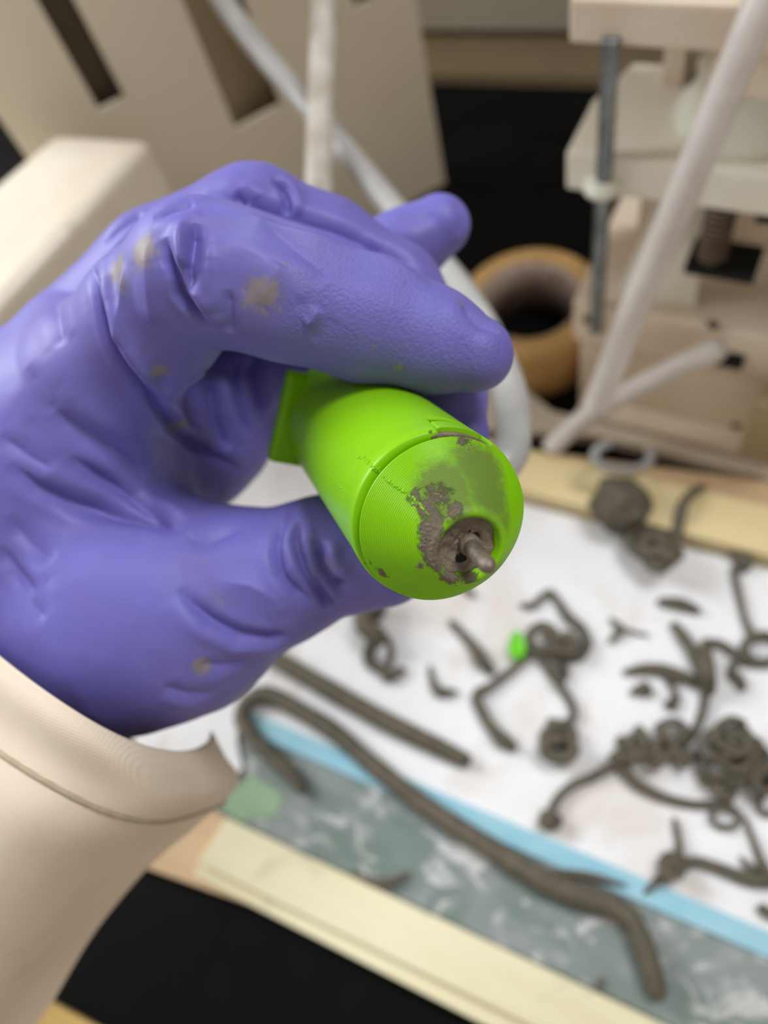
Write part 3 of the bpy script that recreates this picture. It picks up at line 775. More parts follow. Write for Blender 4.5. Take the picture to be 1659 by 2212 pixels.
# cone cap with printed layer ridges
CAP_L, TIP_R = 0.0125, 0.0063
CR = NR - 0.0006
prof = [(-0.0060, NR - 0.0034), (0.0010, NR - 0.0034), (0.0010, CR - 0.0003), (0.0013, CR)]
NRG = 36
CSH = camvec([0.75, 0.65, 0]); CSH = CSH - NA * CSH.dot(NA); CSH = CSH / np.linalg.norm(CSH) * 0.00035
for i in range(NRG):
    for q, b in ((0.0, -0.00010), (0.22, 0.00004), (0.5, 0.00008), (0.78, 0.00004)):
        tt = (i + q) / NRG
        bulge = 0.00025 * math.sin(math.pi * tt)
        s = 0.0014 + (CAP_L - 0.0014) * tt; r = CR + (TIP_R + 0.0006 - CR) * tt + bulge
        prof.append((s + b * 0.65, r + b * 0.75))
prof += [(CAP_L + 0.0001, TIP_R + 0.0005), (CAP_L + 0.0006, TIP_R + 0.0002), (CAP_L + 0.0008, TIP_R - 0.0004), (CAP_L + 0.0005, TIP_R - 0.0010),
         (CAP_L - 0.0030, TIP_R - 0.0013), (CAP_L - 0.0032, 0.0005)]
cap = part('cone_cap', fix(lathe(NB + CSH, NA, prof, 144, ref=cap_u)), 'green', nozzle, True)

# bayonet lug of the cap, sitting in the notch
def curved_block(s0, s1, r0, r1, a0, a1, n=14, bev=0.0003):
    V, Fc = [], []
    for i in range(n + 1):
        th = a0 + (a1 - a0) * i / n
        e = 1.0 if 0 < i < n else 0.0
        V += [npt(s0 + bev * (1 - e), r0, th), npt(s0 + bev * (1 - e), r1 - bev * (1 - e), th), npt(s1 - bev * (1 - e), r1 - bev * (1 - e), th), npt(s1 - bev * (1 - e), r0, th)]
    for i in range(n):
        for k in range(4):
            k2 = (k + 1) % 4
            Fc.append((i * 4 + k, i * 4 + k2, (i + 1) * 4 + k2, (i + 1) * 4 + k))
    Fc += [(3, 2, 1, 0), tuple(n * 4 + k for k in range(4))]
    return fix((V, Fc))
ga = (nhi - nlo)
part('bayonet_lug', curved_block(-0.0056, -0.0014, NR - 0.003, NR + 0.00015, nlo + ga * 0.10, nhi - ga * 0.02), 'green', cap, False)
part('clay_packing', curved_block(-0.0077, 0.0004, NR - 0.0032, NR - 0.0006, nlo - 0.01, nhi + 0.08), 'clay_damp', cap, False, 'grey clay packed in the bayonet slot')

# flange tab standing out at the back, on the left
fl_up = camvec([0.16, -1.0, 0]); fl_up = fl_up - NA * fl_up.dot(NA); fl_up /= np.linalg.norm(fl_up)
fl_out = np.cross(fl_up, NA); 
if fl_out.dot(camvec([1, 0, 0])) > 0: fl_out = -fl_out
part('flange', obox(NB - NA * 0.0705, fl_out, fl_up, NA, 0.004, 0.0180, -0.0136, 0.0098, -0.001, 0.0045, 0.0013), 'green', nozzle)

# clay packed in the tip, black discs painted as shaded pits in it, and the steel pin
def clay_plug():
    rg = 20; sg = 48; V = [npt(CAP_L - 0.0022, 0, 0)]; Fc = []
    for i in range(1, rg + 1):
        r = (TIP_R - 0.0011) * i / rg
        for k in range(sg):
            th = 2 * math.pi * k / sg
            p = npt(0, r, th)
            h = -0.0013 + 0.0006 * (i / rg) ** 2 + 0.0006 * noise.noise(Vector(p) * 700) + 0.0003 * noise.noise(Vector(p) * 2200)
            V.append(npt(CAP_L + h, r, th))
    for k in range(sg): Fc.append((0, 1 + k, 1 + (k + 1) % sg))
    for i in range(rg - 1):
        for k in range(sg):
            k2 = (k + 1) % sg; Fc.append((1 + i * sg + k, 1 + (i + 1) * sg + k, 1 + (i + 1) * sg + k2, 1 + i * sg + k2))
    return V, Fc
plug = part('clay_plug', clay_plug(), 'clay_damp', cap, True, 'damp grey clay filling the nozzle tip')
def tip_at(x, y, s):
    """point of the plane at axial position s that is seen at a pixel"""
    r = ray(x, y); t_ = ((NB + NA * s - EYE) @ NA) / (r @ NA); return EYE + r * t_
def shade_disc(x, y, rx, ry, s, seed):
    c_ = tip_at(x, y, s); V = [c_]; Fc = []; n = 18
    for k in range(n):
        th = 2 * math.pi * k / n; j = 1 + 0.3 * noise.noise(Vector((math.cos(th) * 1.5, math.sin(th) * 1.5, seed)))
        V.append(c_ + (cap_u * math.sin(th) * ry + cap_w * math.cos(th) * rx) * j)
    V2 = [v - NA * 0.0012 for v in V]
    for k in range(n):
        k2 = (k + 1) % n; Fc += [(0, 1 + k, 1 + k2), (n + 1, n + 2 + k2, n + 2 + k), (1 + k, n + 2 + k, n + 2 + k2, 1 + k2)]
    return fix((V + V2, Fc))
for (x, y, rx, ry, sd_) in ((995, 1206, 0.0011, 0.0008, 1.0), (1031, 1158, 0.00042, 0.00050, 2.0), (1015, 1147, 0.00025, 0.00022, 3.0)):
    part('pit_shade', shade_disc(x, y, rx, ry, CAP_L - 0.0010, sd_), 'black_or_shade', cap, False, 'black disc painted as the shade of a pit in the clay')  # solid near-black discs; the shade of the cavities is their colour
pin0 = tip_at(1008, 1170, CAP_L - 0.0022); 
pin1 = tip_at(1053, 1221, CAP_L + 0.0082)
pt_ = [lerp(pin0, pin1, s) for s in np.linspace(0, 1, 12)]
part('pin', fix(sweep(pt_, list(np.linspace(0.00150, 0.00136, 12)), 24)), 'metal', nozzle, True, 'dull steel pin with dried clay')
part('pin_collar', fix(sweep([lerp(pin0, pin1, s) for s in (0.06, 0.16)], 0.0019, 20)), 'clay_damp', nozzle, True)

# blobs of the print seam: countless tiny beads, one part on each side of the joint
def beads(line, cnt, r, seed, jit):
    rg = random.Random(seed); out = []
    bm0 = bmesh.new(); bmesh.ops.create_icosphere(bm0, subdivisions=1, radius=1); sv, sf = bm_out(bm0)
    for i in range(cnt):
        s = i / (cnt - 1) * (len(line) - 1); k = min(int(s), len(line) - 2)
        x, y = lerp(line[k], line[k + 1], s - k) + np.array([rg.uniform(-jit, jit), rg.uniform(-jit, jit)])
        b = BV.ray_cast(Vector(EYE), Vector(ray(x, y)).normalized())
        if b[0] is None: continue
        rr = r * rg.uniform(0.55, 1.15)
        out.append(([np.array(b[0]) + np.array(v) * rr for v in sv], sf))
    return join(*out)
BV = bvh_of(barrel)
o = part('seam_beads', beads([(778, 986), (796, 994), (808, 1010), (818, 1018)], 34, 0.00026, 1, 4), 'green', barrel, True); o['kind'] = 'stuff'
o = part('seam_beads', beads([(716, 1030), (726, 1048), (736, 1052)], 14, 0.00017, 2, 3), 'green', barrel, True); o['kind'] = 'stuff'
BC = bvh_of(cap)
BV = BC
o = part('seam_beads', beads([(832, 1030), (850, 1046), (866, 1058), (884, 1068), (905, 1090), (925, 1110)], 40, 0.00026, 3, 3), 'green', cap, True); o['kind'] = 'stuff'
# clay crumbs stuck on the cone
def crumbs(spots, seed):
    rg = random.Random(seed); out = []
    for x, y, rp, n in spots:
        for _ in range(n):
            a = rg.uniform(0, 6.28); q = rp * math.sqrt(rg.random())
            b = BC.ray_cast(Vector(EYE), Vector(ray(x + q * math.cos(a), y + q * math.sin(a))).normalized())
            if b[0] is None: continue
            bm0 = bmesh.new(); bmesh.ops.create_icosphere(bm0, subdivisions=2, radius=1)
            rr = rg.uniform(0.00007, 0.00026); sdv = rg.random() * 40
            nrm = b[1]
            for v in bm0.verts:
                k = 1 + 0.5 * noise.noise(v.co * 1.7 + Vector((sdv, 0, 0)))
                p = v.co * rr * k; p -= nrm * p.dot(nrm) * 0.55
                v.co = b[0] + p
            out.append(bm_out(bm0))
    return join(*out)
o = part('clay_crumbs', crumbs([(922, 1138, 18, 40), (924, 1175, 16, 40), (938, 1215, 16, 30), (990, 1244, 26, 30), (905, 1085, 18, 24), (945, 1080, 22, 14), (1040, 942, 14, 20), (870, 1288, 6, 8), (908, 1222, 8, 10), (985, 1103, 10, 16), (1010, 946, 26, 22)], 5), 'clay_damp', cap, True, 'grey clay crumbs stuck to the cone'); o['kind'] = 'stuff'
Vc = verts_np(cap)
set_attr(cap, 'clay', spots_attr(Vc, BC, [(932, 1140, 44, 1), (930, 1175, 42, 1), (944, 1210, 40, 1), (975, 1240, 36, .95), (1015, 1246, 28, .85), (920, 1100, 36, .9), (895, 1070, 26, .75), (985, 1100, 26, .9), (945, 1070, 52, .62), (1000, 950, 26, .6), (1090, 970, 24, .55), (1115, 1010, 18, .5), (908, 1222, 12, .7), (830, 1240, 28, .55), (800, 1215, 14, .5), (1060, 948, 18, .7), (1105, 1165, 22, .35), (1010, 1140, 30, .6), (960, 1160, 22, .7)]))
set_attr(cap, 'clayfilm', spots_attr(Vc, BC, [(960, 1050, 90, 1), (1040, 1010, 90, 1), (1060, 1070, 80, .95), (1000, 980, 50, .7), (1090, 1120, 60, .6), (880, 1270, 60, .35), (980, 1090, 60, 1), (1080, 960, 40, .8)]))
Vb = verts_np(barrel); BVb = bvh_of(barrel)
set_attr(barrel, 'clay', spots_attr(Vb, BVb, [(945, 922, 14, .9), (930, 932, 9, .7), (1000, 912, 8, .3), (1055, 935, 14, .9), (790, 1215, 12, .4)]))
set_attr(barrel, 'clayfilm', spots_attr(Vb, BVb, [(760, 985, 60, .3), (700, 1010, 30, .25)]))

# ------------------------------------------------------------------ person: gloved hand, forearm, sleeve
def cc(x, y, d): return np.array([(x - CX) / F * d, (y - CY) / F * d, d])

class Field:
    """distance field on a regular grid in camera-aligned metres"""
    def __init__(self, lo, hi, h):
        self.lo = np.array(lo); self.h = h
        self.n = np.ceil((np.array(hi) - self.lo) / h).astype(int) + 1
        self.ax = [(self.lo[i] + h * np.arange(self.n[i])).astype(np.float32) for i in range(3)]
    def empty(self): return np.full(self.n, 0.05, np.float32)
    def sub(self, lo, hi):
        a = np.clip(np.floor((np.array(lo) - self.lo) / self.h).astype(int), 0, self.n - 1)
        b = np.clip(np.ceil((np.array(hi) - self.lo) / self.h).astype(int) + 1, 1, self.n)
        sl = tuple(slice(a[i], b[i]) for i in range(3))
        g = [self.ax[0][sl[0]][:, None, None], self.ax[1][sl[1]][None, :, None], self.ax[2][sl[2]][None, None, :]]
        return sl, g
    def cone(self, S, p, q, r0, r1, k):
        m = max(r0, r1) + k + 0.004
        sl, g = self.sub(np.minimum(p, q) - m, np.maximum(p, q) + m)
        d = q - p; L2 = float(d @ d)
        t_ = sum((g[i] - p[i]) * d[i] for i in range(3)) / max(L2, 1e-12)
        np.clip(t_, 0, 1, out=t_)
        dist = np.sqrt(sum((g[i] - p[i] - t_ * d[i]) ** 2 for i in range(3))) - (r0 + (r1 - r0) * t_)
        S[sl] = smin(S[sl], dist.astype(np.float32), k)
    def chain(self, S, pts, k):
        for a, b in zip(pts[:-1], pts[1:]): self.cone(S, a[0], b[0], a[1], b[1], k)

def smin(a, b, k):
    if k <= 0: return np.minimum(a, b)
    h = np.maximum(k - np.abs(a - b), 0) / k
    return np.minimum(a, b) - h * h * k * 0.25

def surface_nets(S, lo, h):
    nx, ny, nz = S.shape
    neg = S < 0
    c = np.zeros((nx - 1, ny - 1, nz - 1), np.uint8)
    for i in (0, 1):
        for j in (0, 1):
            for k in (0, 1): c += neg[i:nx - 1 + i, j:ny - 1 + j, k:nz - 1 + k]
    cells = np.argwhere((c > 0) & (c < 8))
    idx = -np.ones(c.shape, np.int64); idx[tuple(cells.T)] = np.arange(len(cells))
    acc = np.zeros((len(cells), 3)); cnt = np.zeros(len(cells))
    for ax in range(3):
        o1, o2 = [a for a in range(3) if a != ax]
        for i in (0, 1):
            for j in (0, 1):
                a = cells.copy(); a[:, o1] += i; a[:, o2] += j
                b = a.copy(); b[:, ax] += 1
                va, vb = S[tuple(a.T)].astype(float), S[tuple(b.T)].astype(float)
                m = (va < 0) != (vb < 0)
                t_ = va[m] / (va[m] - vb[m])
                p = a[m].astype(float); p[:, ax] += t_
                acc[m] += p; cnt[m] += 1
    V = acc / cnt[:, None] * h + lo
    faces = []
    for ax in range(3):
        o1, o2 = [(1, 2), (2, 0), (0, 1)][ax]
        sa = [slice(None)] * 3; sb = [slice(None)] * 3; sa[ax] = slice(0, -1); sb[ax] = slice(1, None)
        A, B = neg[tuple(sa)], neg[tuple(sb)]
        e = np.argwhere(A != B)
        e = e[(e[:, o1] > 0) & (e[:, o2] > 0) & (e[:, o1] < S.shape[o1] - 1) & (e[:, o2] < S.shape[o2] - 1)]
        fl = A[tuple(e.T)]
        q = []
        for d1, d2 in ((-1, -1), (0, -1), (0, 0), (-1, 0)):
            cidx = e.copy(); cidx[:, o1] += d1; cidx[:, o2] += d2
            q.append(idx[tuple(cidx.T)])
        q = np.stack(q, 1); q[~fl] = q[~fl][:, ::-1]
        faces.append(q)
    return V, np.concatenate(faces)

def J(x, y, d, rpx): return (cc(x, y, d), rpx * d / F)
VOX = 0.00062
FD = Field((-0.150, -0.098, 0.118), (0.036, 0.098, 0.275), VOX)
S = FD.empty()
# palm and heel of the hand
palm = [J(20, 1120, .208, 300), J(-60, 980, .214, 245), J(150, 960, .204, 235)]
FD.chain(S, palm, .012)
FD.chain(S, [J(-120, 1250, .224, 280), J(40, 1400, .230, 235), J(-10, 1560, .246, 205), J(-60, 1720, .258, 190)], .012)      # wrist
FD.chain(S, [J(60, 1330, .214, 252), J(300, 1315, .201, 246), J(420, 1300, .197, 205), J(520, 1262, .1915, 150)], .010)         # thumb base
FD.chain(S, [J(150, 960, .200, 215), J(220, 820, .186, 165)], .010)
FD.chain(S, [J(150, 930, .212, 190), J(195, 765, .201, 150)], .010)
FD.chain(S, [J(290, 1000, .220, 165), J(430, 985, .230, 110), J(492, 950, .233, 98)], .006)                                     # inside of the palm
FD.chain(S, [J(320, 900, .218, 140), J(460, 860, .232, 115), J(540, 810, .235, 95), J(650, 795, .236, 80)], .006)
# thumb
TH = FD.empty()
FD.chain(TH, [J(520, 1258, .1915, 146), J(610, 1242, .189, 138), J(700, 1200, .1875, 122), J(790, 1206, .184, 104), J(848, 1222, .1805, 82)], .005)
S = smin(S, TH, .005)
# index finger
TH = FD.empty()
FD.chain(TH, [J(232, 800, .184, 150), J(330, 690, .170, 146), J(432, 586, .158, 147), J(520, 606, .158, 143), J(620, 638, .1595, 139), J(800, 692, .162, 132), J(930, 736, .162, 112), J(1028, 768, .160, 82)], .003)
S = smin(S, TH, .0045)
# middle finger
TH = FD.empty()
FD.chain(TH, [J(195, 765, .203, 148), J(360, 596, .197, 140), J(548, 496, .193, 130), J(700, 552, .194, 118), J(850, 632, .193, 102), J(940, 760, .188, 98), J(970, 862, .182, 78), J(1006, 935, .177, 54)], .003)
S = smin(S, TH, .0006)
# ring finger stretched out behind, little finger tucked under
TH = FD.empty()
FD.chain(TH, [J(230, 760, .222, 125), J(520, 620, .228, 105), J(760, 590, .226, 88), J(880, 532, .222, 78), J(950, 486, .220, 66)], .003)
S = smin(S, TH, .0012)
TH = FD.empty()
FD.chain(TH, [J(200, 900, .236, 120), J(420, 830, .245, 95), J(560, 840, .247, 80), J(640, 900, .244, 66)], .003)
S = smin(S, TH, .002)
# rubber presses against the nozzle without entering it
nb_c, na_c = ROT.T @ (NB - EYE), ROT.T @ NA
g0, g1, g2 = FD.ax[0][:, None, None] - nb_c[0], FD.ax[1][None, :, None] - nb_c[1], FD.ax[2][None, None, :] - nb_c[2]
sax = (g0 * na_c[0] + g1 * na_c[1] + g2 * na_c[2]).astype(np.float32)
rad = np.sqrt(np.maximum(g0 ** 2 + g1 ** 2 + g2 ** 2 - sax ** 2, 0)).astype(np.float32)
bar = np.maximum(rad - (NR + 0.0003), np.maximum(sax - 0.002, -(sax + 0.0725)))
S = np.maximum(S, -bar)
del sax, rad, bar, TH
Vg, Fg = surface_nets(S, FD.lo, VOX)
del S
Vg = Vg @ ROT.T + EYE
print('glove mesh', len(Vg), len(Fg))

def vnormals(V, Q):
    fn = np.cross(V[Q[:, 2]] - V[Q[:, 0]], V[Q[:, 3]] - V[Q[:, 1]])
    N = np.zeros_like(V)
    for c_ in range(3): N[:, c_] = np.bincount(Q.ravel(), np.repeat(fn[:, c_], 4), len(V))
    return N / (np.linalg.norm(N, axis=1)[:, None] + 1e-12)
def relax(V, Q, it, lam=0.5):
    e = np.concatenate([Q[:, [k, (k + 1) % 4]] for k in range(4)])
    deg = np.bincount(e[:, 0], minlength=len(V)) + np.bincount(e[:, 1], minlength=len(V))
    for _ in range(it):
        a = np.stack([np.bincount(e[:, 0], V[e[:, 1], c_], len(V)) + np.bincount(e[:, 1], V[e[:, 0], c_], len(V)) for c_ in range(3)], 1)
        V = V + lam * (a / deg[:, None] - V)
    return V
def split_quads(V, Q):
    e = np.concatenate([Q[:, [k, (k + 1) % 4]] for k in range(4)]); e.sort(1)
    ue, inv = np.unique(e[:, 0] * len(V) + e[:, 1], return_inverse=True)
    a, b = ue // len(V), ue % len(V); n, m = len(V), len(Q)
    V2 = np.concatenate([V, (V[a] + V[b]) / 2, V[Q].mean(1)])
    E = inv.reshape(4, m) + n; c_ = n + len(ue) + np.arange(m)
    return V2, np.concatenate([np.stack([Q[:, k], E[k], c_, E[(k + 3) % 4]], 1) for k in range(4)])
Vg = relax(Vg, Fg, 3)
gbvh = BVHTree.FromPolygons(Vg.tolist(), Fg.tolist())
Vg, Fg = split_quads(Vg, Fg)
Vg = relax(Vg, Fg, 2)
Ng = vnormals(Vg, Fg)

# creases of the rubber: (pixels along the fold, groove depth mm, half width mm, one-sided step mm)
CREASES = [
    ([(203, 560), (209, 600), (222, 668), (237, 724), (270, 786), (321, 849), (371, 912), (420, 956), (480, 990), (535, 1022)], 2.2, 1.1, 1.5),
    ([(359, 512), (371, 560), (386, 596), (394, 636), (422, 674), (458, 722)], 2.4, 1.0, 1.1),
    ([(420, 480), (414, 530), (409, 580), (418, 645)], 2.0, 1.0, -0.7),
    ([(392, 470), (394, 530), (396, 590)], -1.1, 1.6, 0),
    ([(450, 520), (446, 600), (462, 690)], -0.8, 2.0, 0),
    ([(318, 520), (322, 620), (330, 720)], -0.7, 2.4, 0),
    ([(0, 1178), (41, 1232), (88, 1293)], 0.9, 1.6, 0.4),
    ([(430, 438), (560, 478), (700, 522), (850, 572), (950, 630)], -1.0, 2.0, 0),
    ([(450, 416), (560, 450), (700, 494), (830, 540), (925, 592)], 1.3, 1.5, 0),
    ([(268, 566), (266, 640), (262, 710), (250, 745)], -0.7, 1.2, 0),
    ([(498, 625), (500, 680), (504, 730)], 0.7, 1.0, 0.3),
    ([(345, 800), (352, 840), (350, 875)], 0.8, 1.2, 0.4),
    ([(122, 650), (124, 700), (134, 756)], 0.7, 1.6, 0),
    ([(60, 790), (90, 850), (120, 900)], 0.6, 2.2, 0),
    ([(105, 876), (177, 930), (270, 985), (330, 1040)], 1.3, 2.0, 0.4),
    ([(22, 999), (81, 1046), (163, 1086), (260, 1107), (336, 1120), (412, 1150)], 2.0, 1.6, 1.0),
    ([(152, 983), (244, 1044), (325, 1100), (384, 1142)], 1.8, 1.4, 0.7),
    ([(0, 940), (60, 985), (130, 1020)], 0.9, 1.4, 0),
    ([(16, 1113), (65, 1178), (125, 1221)], 0.8, 1.8, 0),
    ([(20, 1230), (60, 1300), (110, 1345)], 0.7, 2.2, 0),
    ([(400, 1150), (440, 1172), (470, 1160), (540, 1128)], 0.9, 1.8, 0),
    ([(622, 1090), (606, 1150), (602, 1190), (612, 1235), (648, 1274), (698, 1320)], 2.3, 1.3, 0.9),
    ([(650, 1120), (634, 1165), (654, 1230), (686, 1284), (716, 1318)], 2.1, 1.1, -0.7),
    ([(690, 1160), (694, 1215), (716, 1254), (762, 1268)], 2.0, 1.2, 0.8),
    ([(675, 1240), (700, 1290), (722, 1312)], 1.1, 0.9, 0),
    ([(380, 1275), (450, 1344), (515, 1376), (586, 1384), (626, 1366)], 1.9, 1.3, -1.0),
    ([(472, 1256), (542, 1264), (597, 1296), (624, 1340)], -0.6, 1.6, 0),
    ([(540, 1420), (480, 1440), (420, 1432)], 0.7, 1.4, 0),
    ([(470, 1500), (400, 1500), (340, 1480)], 0.7, 1.5, 0),
    ([(588, 386), (616, 404), (626, 432), (624, 470)], 1.6, 0.9, 0.6),
    ([(505, 420), (522, 430), (530, 445)], 1.0, 1.3, 0),
    ([(330, 470), (380, 448), (430, 436)], 0.8, 1.1, 0),
    ([(225, 525), (270, 486), (318, 455)], 0.8, 1.2, 0),
    ([(560, 480), (620, 516), (690, 575), (720, 610)], 0.7, 2.6, 0),
    ([(655, 700), (672, 692), (692, 660)], -0.9, 1.3, 0),
    ([(560, 660), (590, 600), (606, 560)], -0.5, 1.8, 0),
    ([(996, 648), (1010, 680), (1034, 706), (1092, 724)], 0.7, 1.5, -0.5),
    ([(820, 545), (800, 535), (775, 540)], 0.5, 1.0, 0),
    ([(540, 770), (552, 840), (575, 910)], 2.0, 1.5, 0.9),
    ([(455, 800), (470, 900), (500, 990)], 2.2, 1.8, 1.0),
    ([(505, 780), (515, 870), (545, 960)], 1.4, 1.3, 0.5),
    ([(345, 860), (400, 835), (455, 795), (478, 748)], 1.2, 1.2, 0.9),
    ([(860, 470), (900, 480), (950, 455)], 0.4, 1.6, 0),
    ([(985, 430), (1000, 470), (985, 520)], 0.35, 1.4, 0),
]
disp = np.zeros(len(Vg))
for line, A, w, st in CREASES:
    pts = []
    for p0, p1 in zip(line[:-1], line[1:]):
        for s in np.linspace(0, 1, 6, endpoint=False):
            h_ = hit(gbvh, *lerp(p0, p1, s))
            if h_ is None: continue
            if not pts or np.linalg.norm(h_ - pts[-1][-1]) > 0.009: pts.append([])      # the line crossed to another finger
            pts[-1].append(h_)
    pts = max(pts, key=len) if pts else []
    if len(pts) < 3: continue
    P = np.array(pts)
    for _ in range(2): P[1:-1] = (P[:-2] + 2 * P[1:-1] + P[2:]) / 4
    P = np.concatenate([P[:-1:3], P[-1:]])
    lo_, hi_ = P.min(0) - 0.012, P.max(0) + 0.012
    m = np.where(((Vg > lo_) & (Vg < hi_)).all(1))[0]
    best = np.full(len(m), 1e9); par = np.zeros(len(m)); side = np.zeros(len(m))
    X_ = Vg[m]
    for i in range(len(P) - 1):
        d_ = P[i + 1] - P[i]; L2 = d_ @ d_ + 1e-14
        t_ = np.clip(((X_ - P[i]) @ d_) / L2, 0, 1); q = P[i] + t_[:, None] * d_
        dd = np.linalg.norm(X_ - q, axis=1); b = dd < best
        best[b] = dd[b]; par[b] = (i + t_[b]) / (len(P) - 1)
        sg = np.einsum('ij,ij->i', np.cross(np.broadcast_to(d_ / math.sqrt(L2), X_.shape), X_ - q), Ng[m]); side[b] = sg[b]
    w *= 0.001; A *= 0.001; st *= 0.001
    tap = np.clip(np.sin(np.pi * np.clip(par, 0, 1)) * 1.6, 0, 1)
    rho = best / w
    gr = -1.15 * A * np.exp(-np.maximum(rho, 0) ** 1.35) + 0.30 * A * np.exp(-((rho - 2.6) / 1.3) ** 2)
    stp = st * np.tanh(side / (0.5 * w)) * np.exp(-(rho / 4.0) ** 2)
    disp[m] += tap * (gr + stp)
# soft slack of the rubber
def waves(V, scale, seed, n=14):
    rg = np.random.RandomState(seed); out = np.zeros(len(V))
    for _ in range(n):
        d_ = rg.normal(size=3); d_ /= np.linalg.norm(d_)
        out += np.sin(V @ d_ * scale * 2 * np.pi * rg.uniform(0.6, 1.5) + rg.uniform(0, 6.28))
    return out / n * 1.6
disp += 0.00030 * waves(Vg, 40, 1) + 0.00005 * waves(Vg, 150, 2)
wq = ROT.T @ (NB - EYE)
rel = Vg - NB; sa = rel @ NA; rr_ = np.linalg.norm(rel - sa[:, None] * NA, axis=1)
near = np.clip((rr_ - NR - 0.0006) / 0.002, 0, 1); near[(sa > 0.004) | (sa < -0.075)] = 1
disp *= near
Vg = Vg + Ng * np.clip(disp, -0.003, 0.003)[:, None]
Vg = relax(Vg, Fg, 1, 0.35)

person = thing('person', at(20, 1700, .26), 'person in a cream sleeve and purple nitrile glove, one hand holding up a green nozzle', 'person')
glove = mesh_obj('glove', [], [], None)
bpy.data.objects.remove(glove)
me = bpy.data.meshes.new('glove')
me.vertices.add(len(Vg)); me.vertices.foreach_set('co', Vg.astype(np.float32).ravel())
me.loops.add(Fg.size); me.loops.foreach_set('vertex_index', Fg.astype(np.int32).ravel())
me.polygons.add(len(Fg)); me.polygons.foreach_set('loop_start', np.arange(0, Fg.size, 4, dtype=np.int32))
me.polygons.foreach_set('use_smooth', np.ones(len(Fg), bool))
me.update(calc_edges=True); me.validate()
me.materials.append(M['glove'])
glove = bpy.data.objects.new('glove', me); COL.objects.link(glove)
glove.parent = person; glove.matrix_parent_inverse = Matrix.Translation(person.location).inverted()
glove['label'] = 'purple nitrile glove smudged with grey clay'
set_attr(glove, 'dirt', spots_attr(Vg, gbvh, [(308, 545, 60, .95), (255, 580, 50, .85), (270, 610, 50, .6), (566, 632, 64, .85), (530, 655, 30, .6), (346, 800, 34, .85), (386, 915, 44, .85), (437, 1440, 36, .85), (446, 1392, 14, .6), (860, 796, 26, .7), (614, 568, 10, .7), (806, 748, 7, .8), (706, 1222, 40, .55), (470, 1296, 50, .5), (994, 652, 18, .6), (450, 940, 40, .5), (300, 1000, 90, .3), (130, 900, 110, .25), (480, 480, 40, .4), (420, 1230, 90, .35), (742, 1262, 16, .6), (640, 1180, 30, .4)]))
set_attr(glove, 'pebble', np.clip(spots_attr(Vg, gbvh, [(800, 650, 190, 1), (950, 720, 150, 1), (690, 690, 110, .9), (1050, 760, 110, .8), (720, 520, 80, .5)]) * 1.3, 0, 1))

# forearm inside the sleeve
fa = [at(60, 1430, .232), at(-10, 1560, .238), at(-90, 1750, .246), at(-220, 2050, .258), at(-420, 2450, .27)]
part('forearm', fix(sweep(catmull(fa, 5), list(np.linspace(0.024, 0.036, 21)), 20)), 'skin', person, True)

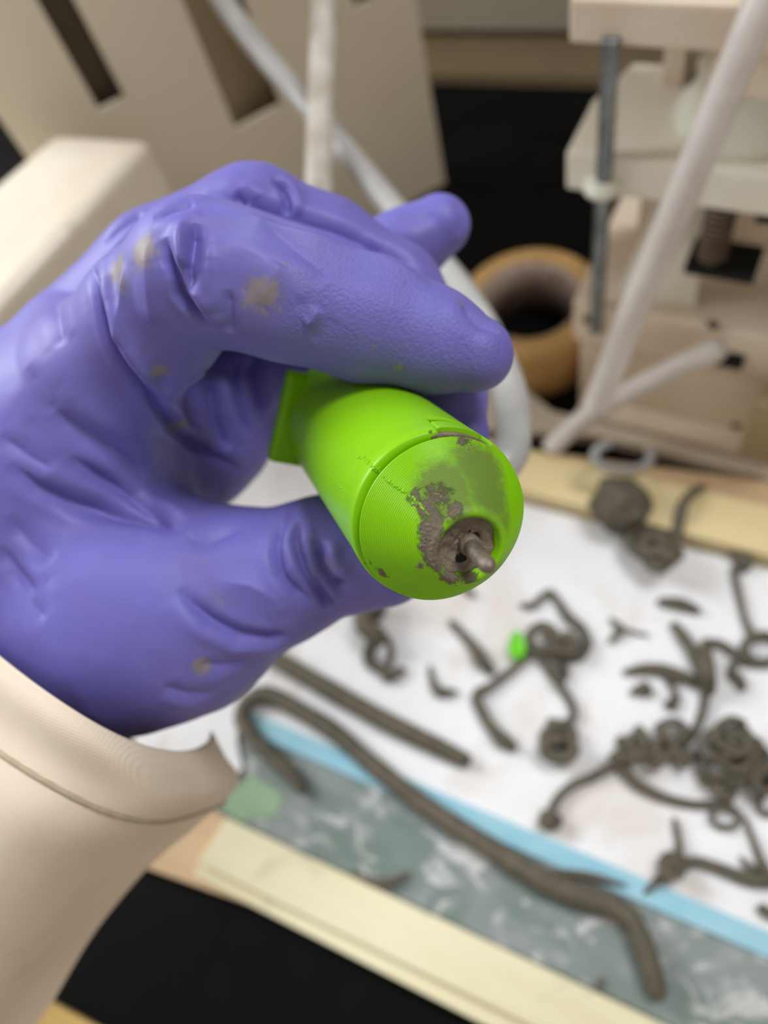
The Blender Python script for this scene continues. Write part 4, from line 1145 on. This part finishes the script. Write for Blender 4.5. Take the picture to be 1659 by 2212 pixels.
# loose sleeve: rings from the hem to the elbow; each ring = left end, right end, how far the front sags (pixels, depth)
SR = [((-420, 1000, .262), (466, 1586, .240), (110, 221), -.090, .030),
      ((-430, 1060, .262), (484, 1630, .242), (100, 225), -.092, .030),
      ((-440, 1150, .264), (508, 1688, .250), (80, 225), -.094, .030),
      ((-450, 1300, .266), (424, 1766, .248), (50, 200), -.092, .030),
      ((-460, 1450, .268), (338, 1838, .250), (30, 170), -.088, .030),
      ((-480, 1600, .270), (268, 1912, .252), (10, 150), -.082, .030),
      ((-520, 1740, .272), (190, 2020, .255), (0, 130), -.074, .030),
      ((-580, 1900, .276), (112, 2136, .262), (-20, 110), -.068, .030),
      ((-640, 2050, .280), (40, 2250, .270), (-30, 110), -.064, .030),
      ((-720, 2250, .285), (-60, 2420, .28), (-30, 110), -.060, .030)]
def sleeve_mesh(shell):
    N_ = 96; V, Fc = [], []
    SRd = [np.array([*a, *b, *c_, d_, e_], float) for a, b, c_, d_, e_ in SR]
    SRd = catmull(SRd, 7)
    for i, q in enumerate(SRd):
        L_, R_ = q[0:3], q[3:6]
        Lw, Rw = at(*L_), at(*R_)
        for k in range(N_):
            a = 2 * math.pi * k / N_; s_, c_ = math.sin(a), math.cos(a)
            ch = (L_ + R_) / 2 + (R_ - L_) / 2 * (abs(c_) ** 0.95 * (1 if c_ > 0 else -1))
            g_ = abs(s_) ** 1.6
            if s_ > 0: ch = ch + np.array([q[6], q[7], q[8]]) * g_
            else: ch = ch + np.array([q[6], q[7] * 1.1 + 25, q[9]]) * g_
            p = at(*ch)
            # folds running down the arm
            ii = i / len(SRd)
            f_ = 0.0018 * math.sin(a * 5 + 2.2 * ii + 0.8) * min(1, ii * 3 + 0.2) + 0.0022 * noise.noise(Vector((math.cos(a) * 1.6, math.sin(a) * 1.6, ii * 5.0)))
            rad_ = p - (Lw + Rw) / 2; rad_ = rad_ / (np.linalg.norm(rad_) + 1e-9)
            V.append(p + rad_ * (f_ - shell * 0.0011))
    return V, len(SRd), N_
Vo, nr, ns = sleeve_mesh(0); Vi, _, _ = sleeve_mesh(1)
Fs = []
for i in range(nr - 1):
    for k in range(ns):
        k2 = (k + 1) % ns
        Fs.append((i * ns + k, i * ns + k2, (i + 1) * ns + k2, (i + 1) * ns + k))
        Fs.append((nr * ns + (i + 1) * ns + k, nr * ns + (i + 1) * ns + k2, nr * ns + i * ns + k2, nr * ns + i * ns + k))
for k in range(ns):
    k2 = (k + 1) % ns
    Fs.append((k, nr * ns + k, nr * ns + k2, k2))
sleeve = part('sleeve', fix((Vo + Vi, Fs)), 'sleeve', person, True, 'cream woven cotton sleeve')
row = 17
seam_pts = [np.asarray(Vo[row * ns + k]) for k in range(0, ns // 2 + 1)]
part('hem_seam', fix(sweep(seam_pts, 0.0007, 8)), 'seam', sleeve, True, 'stitched hem line')
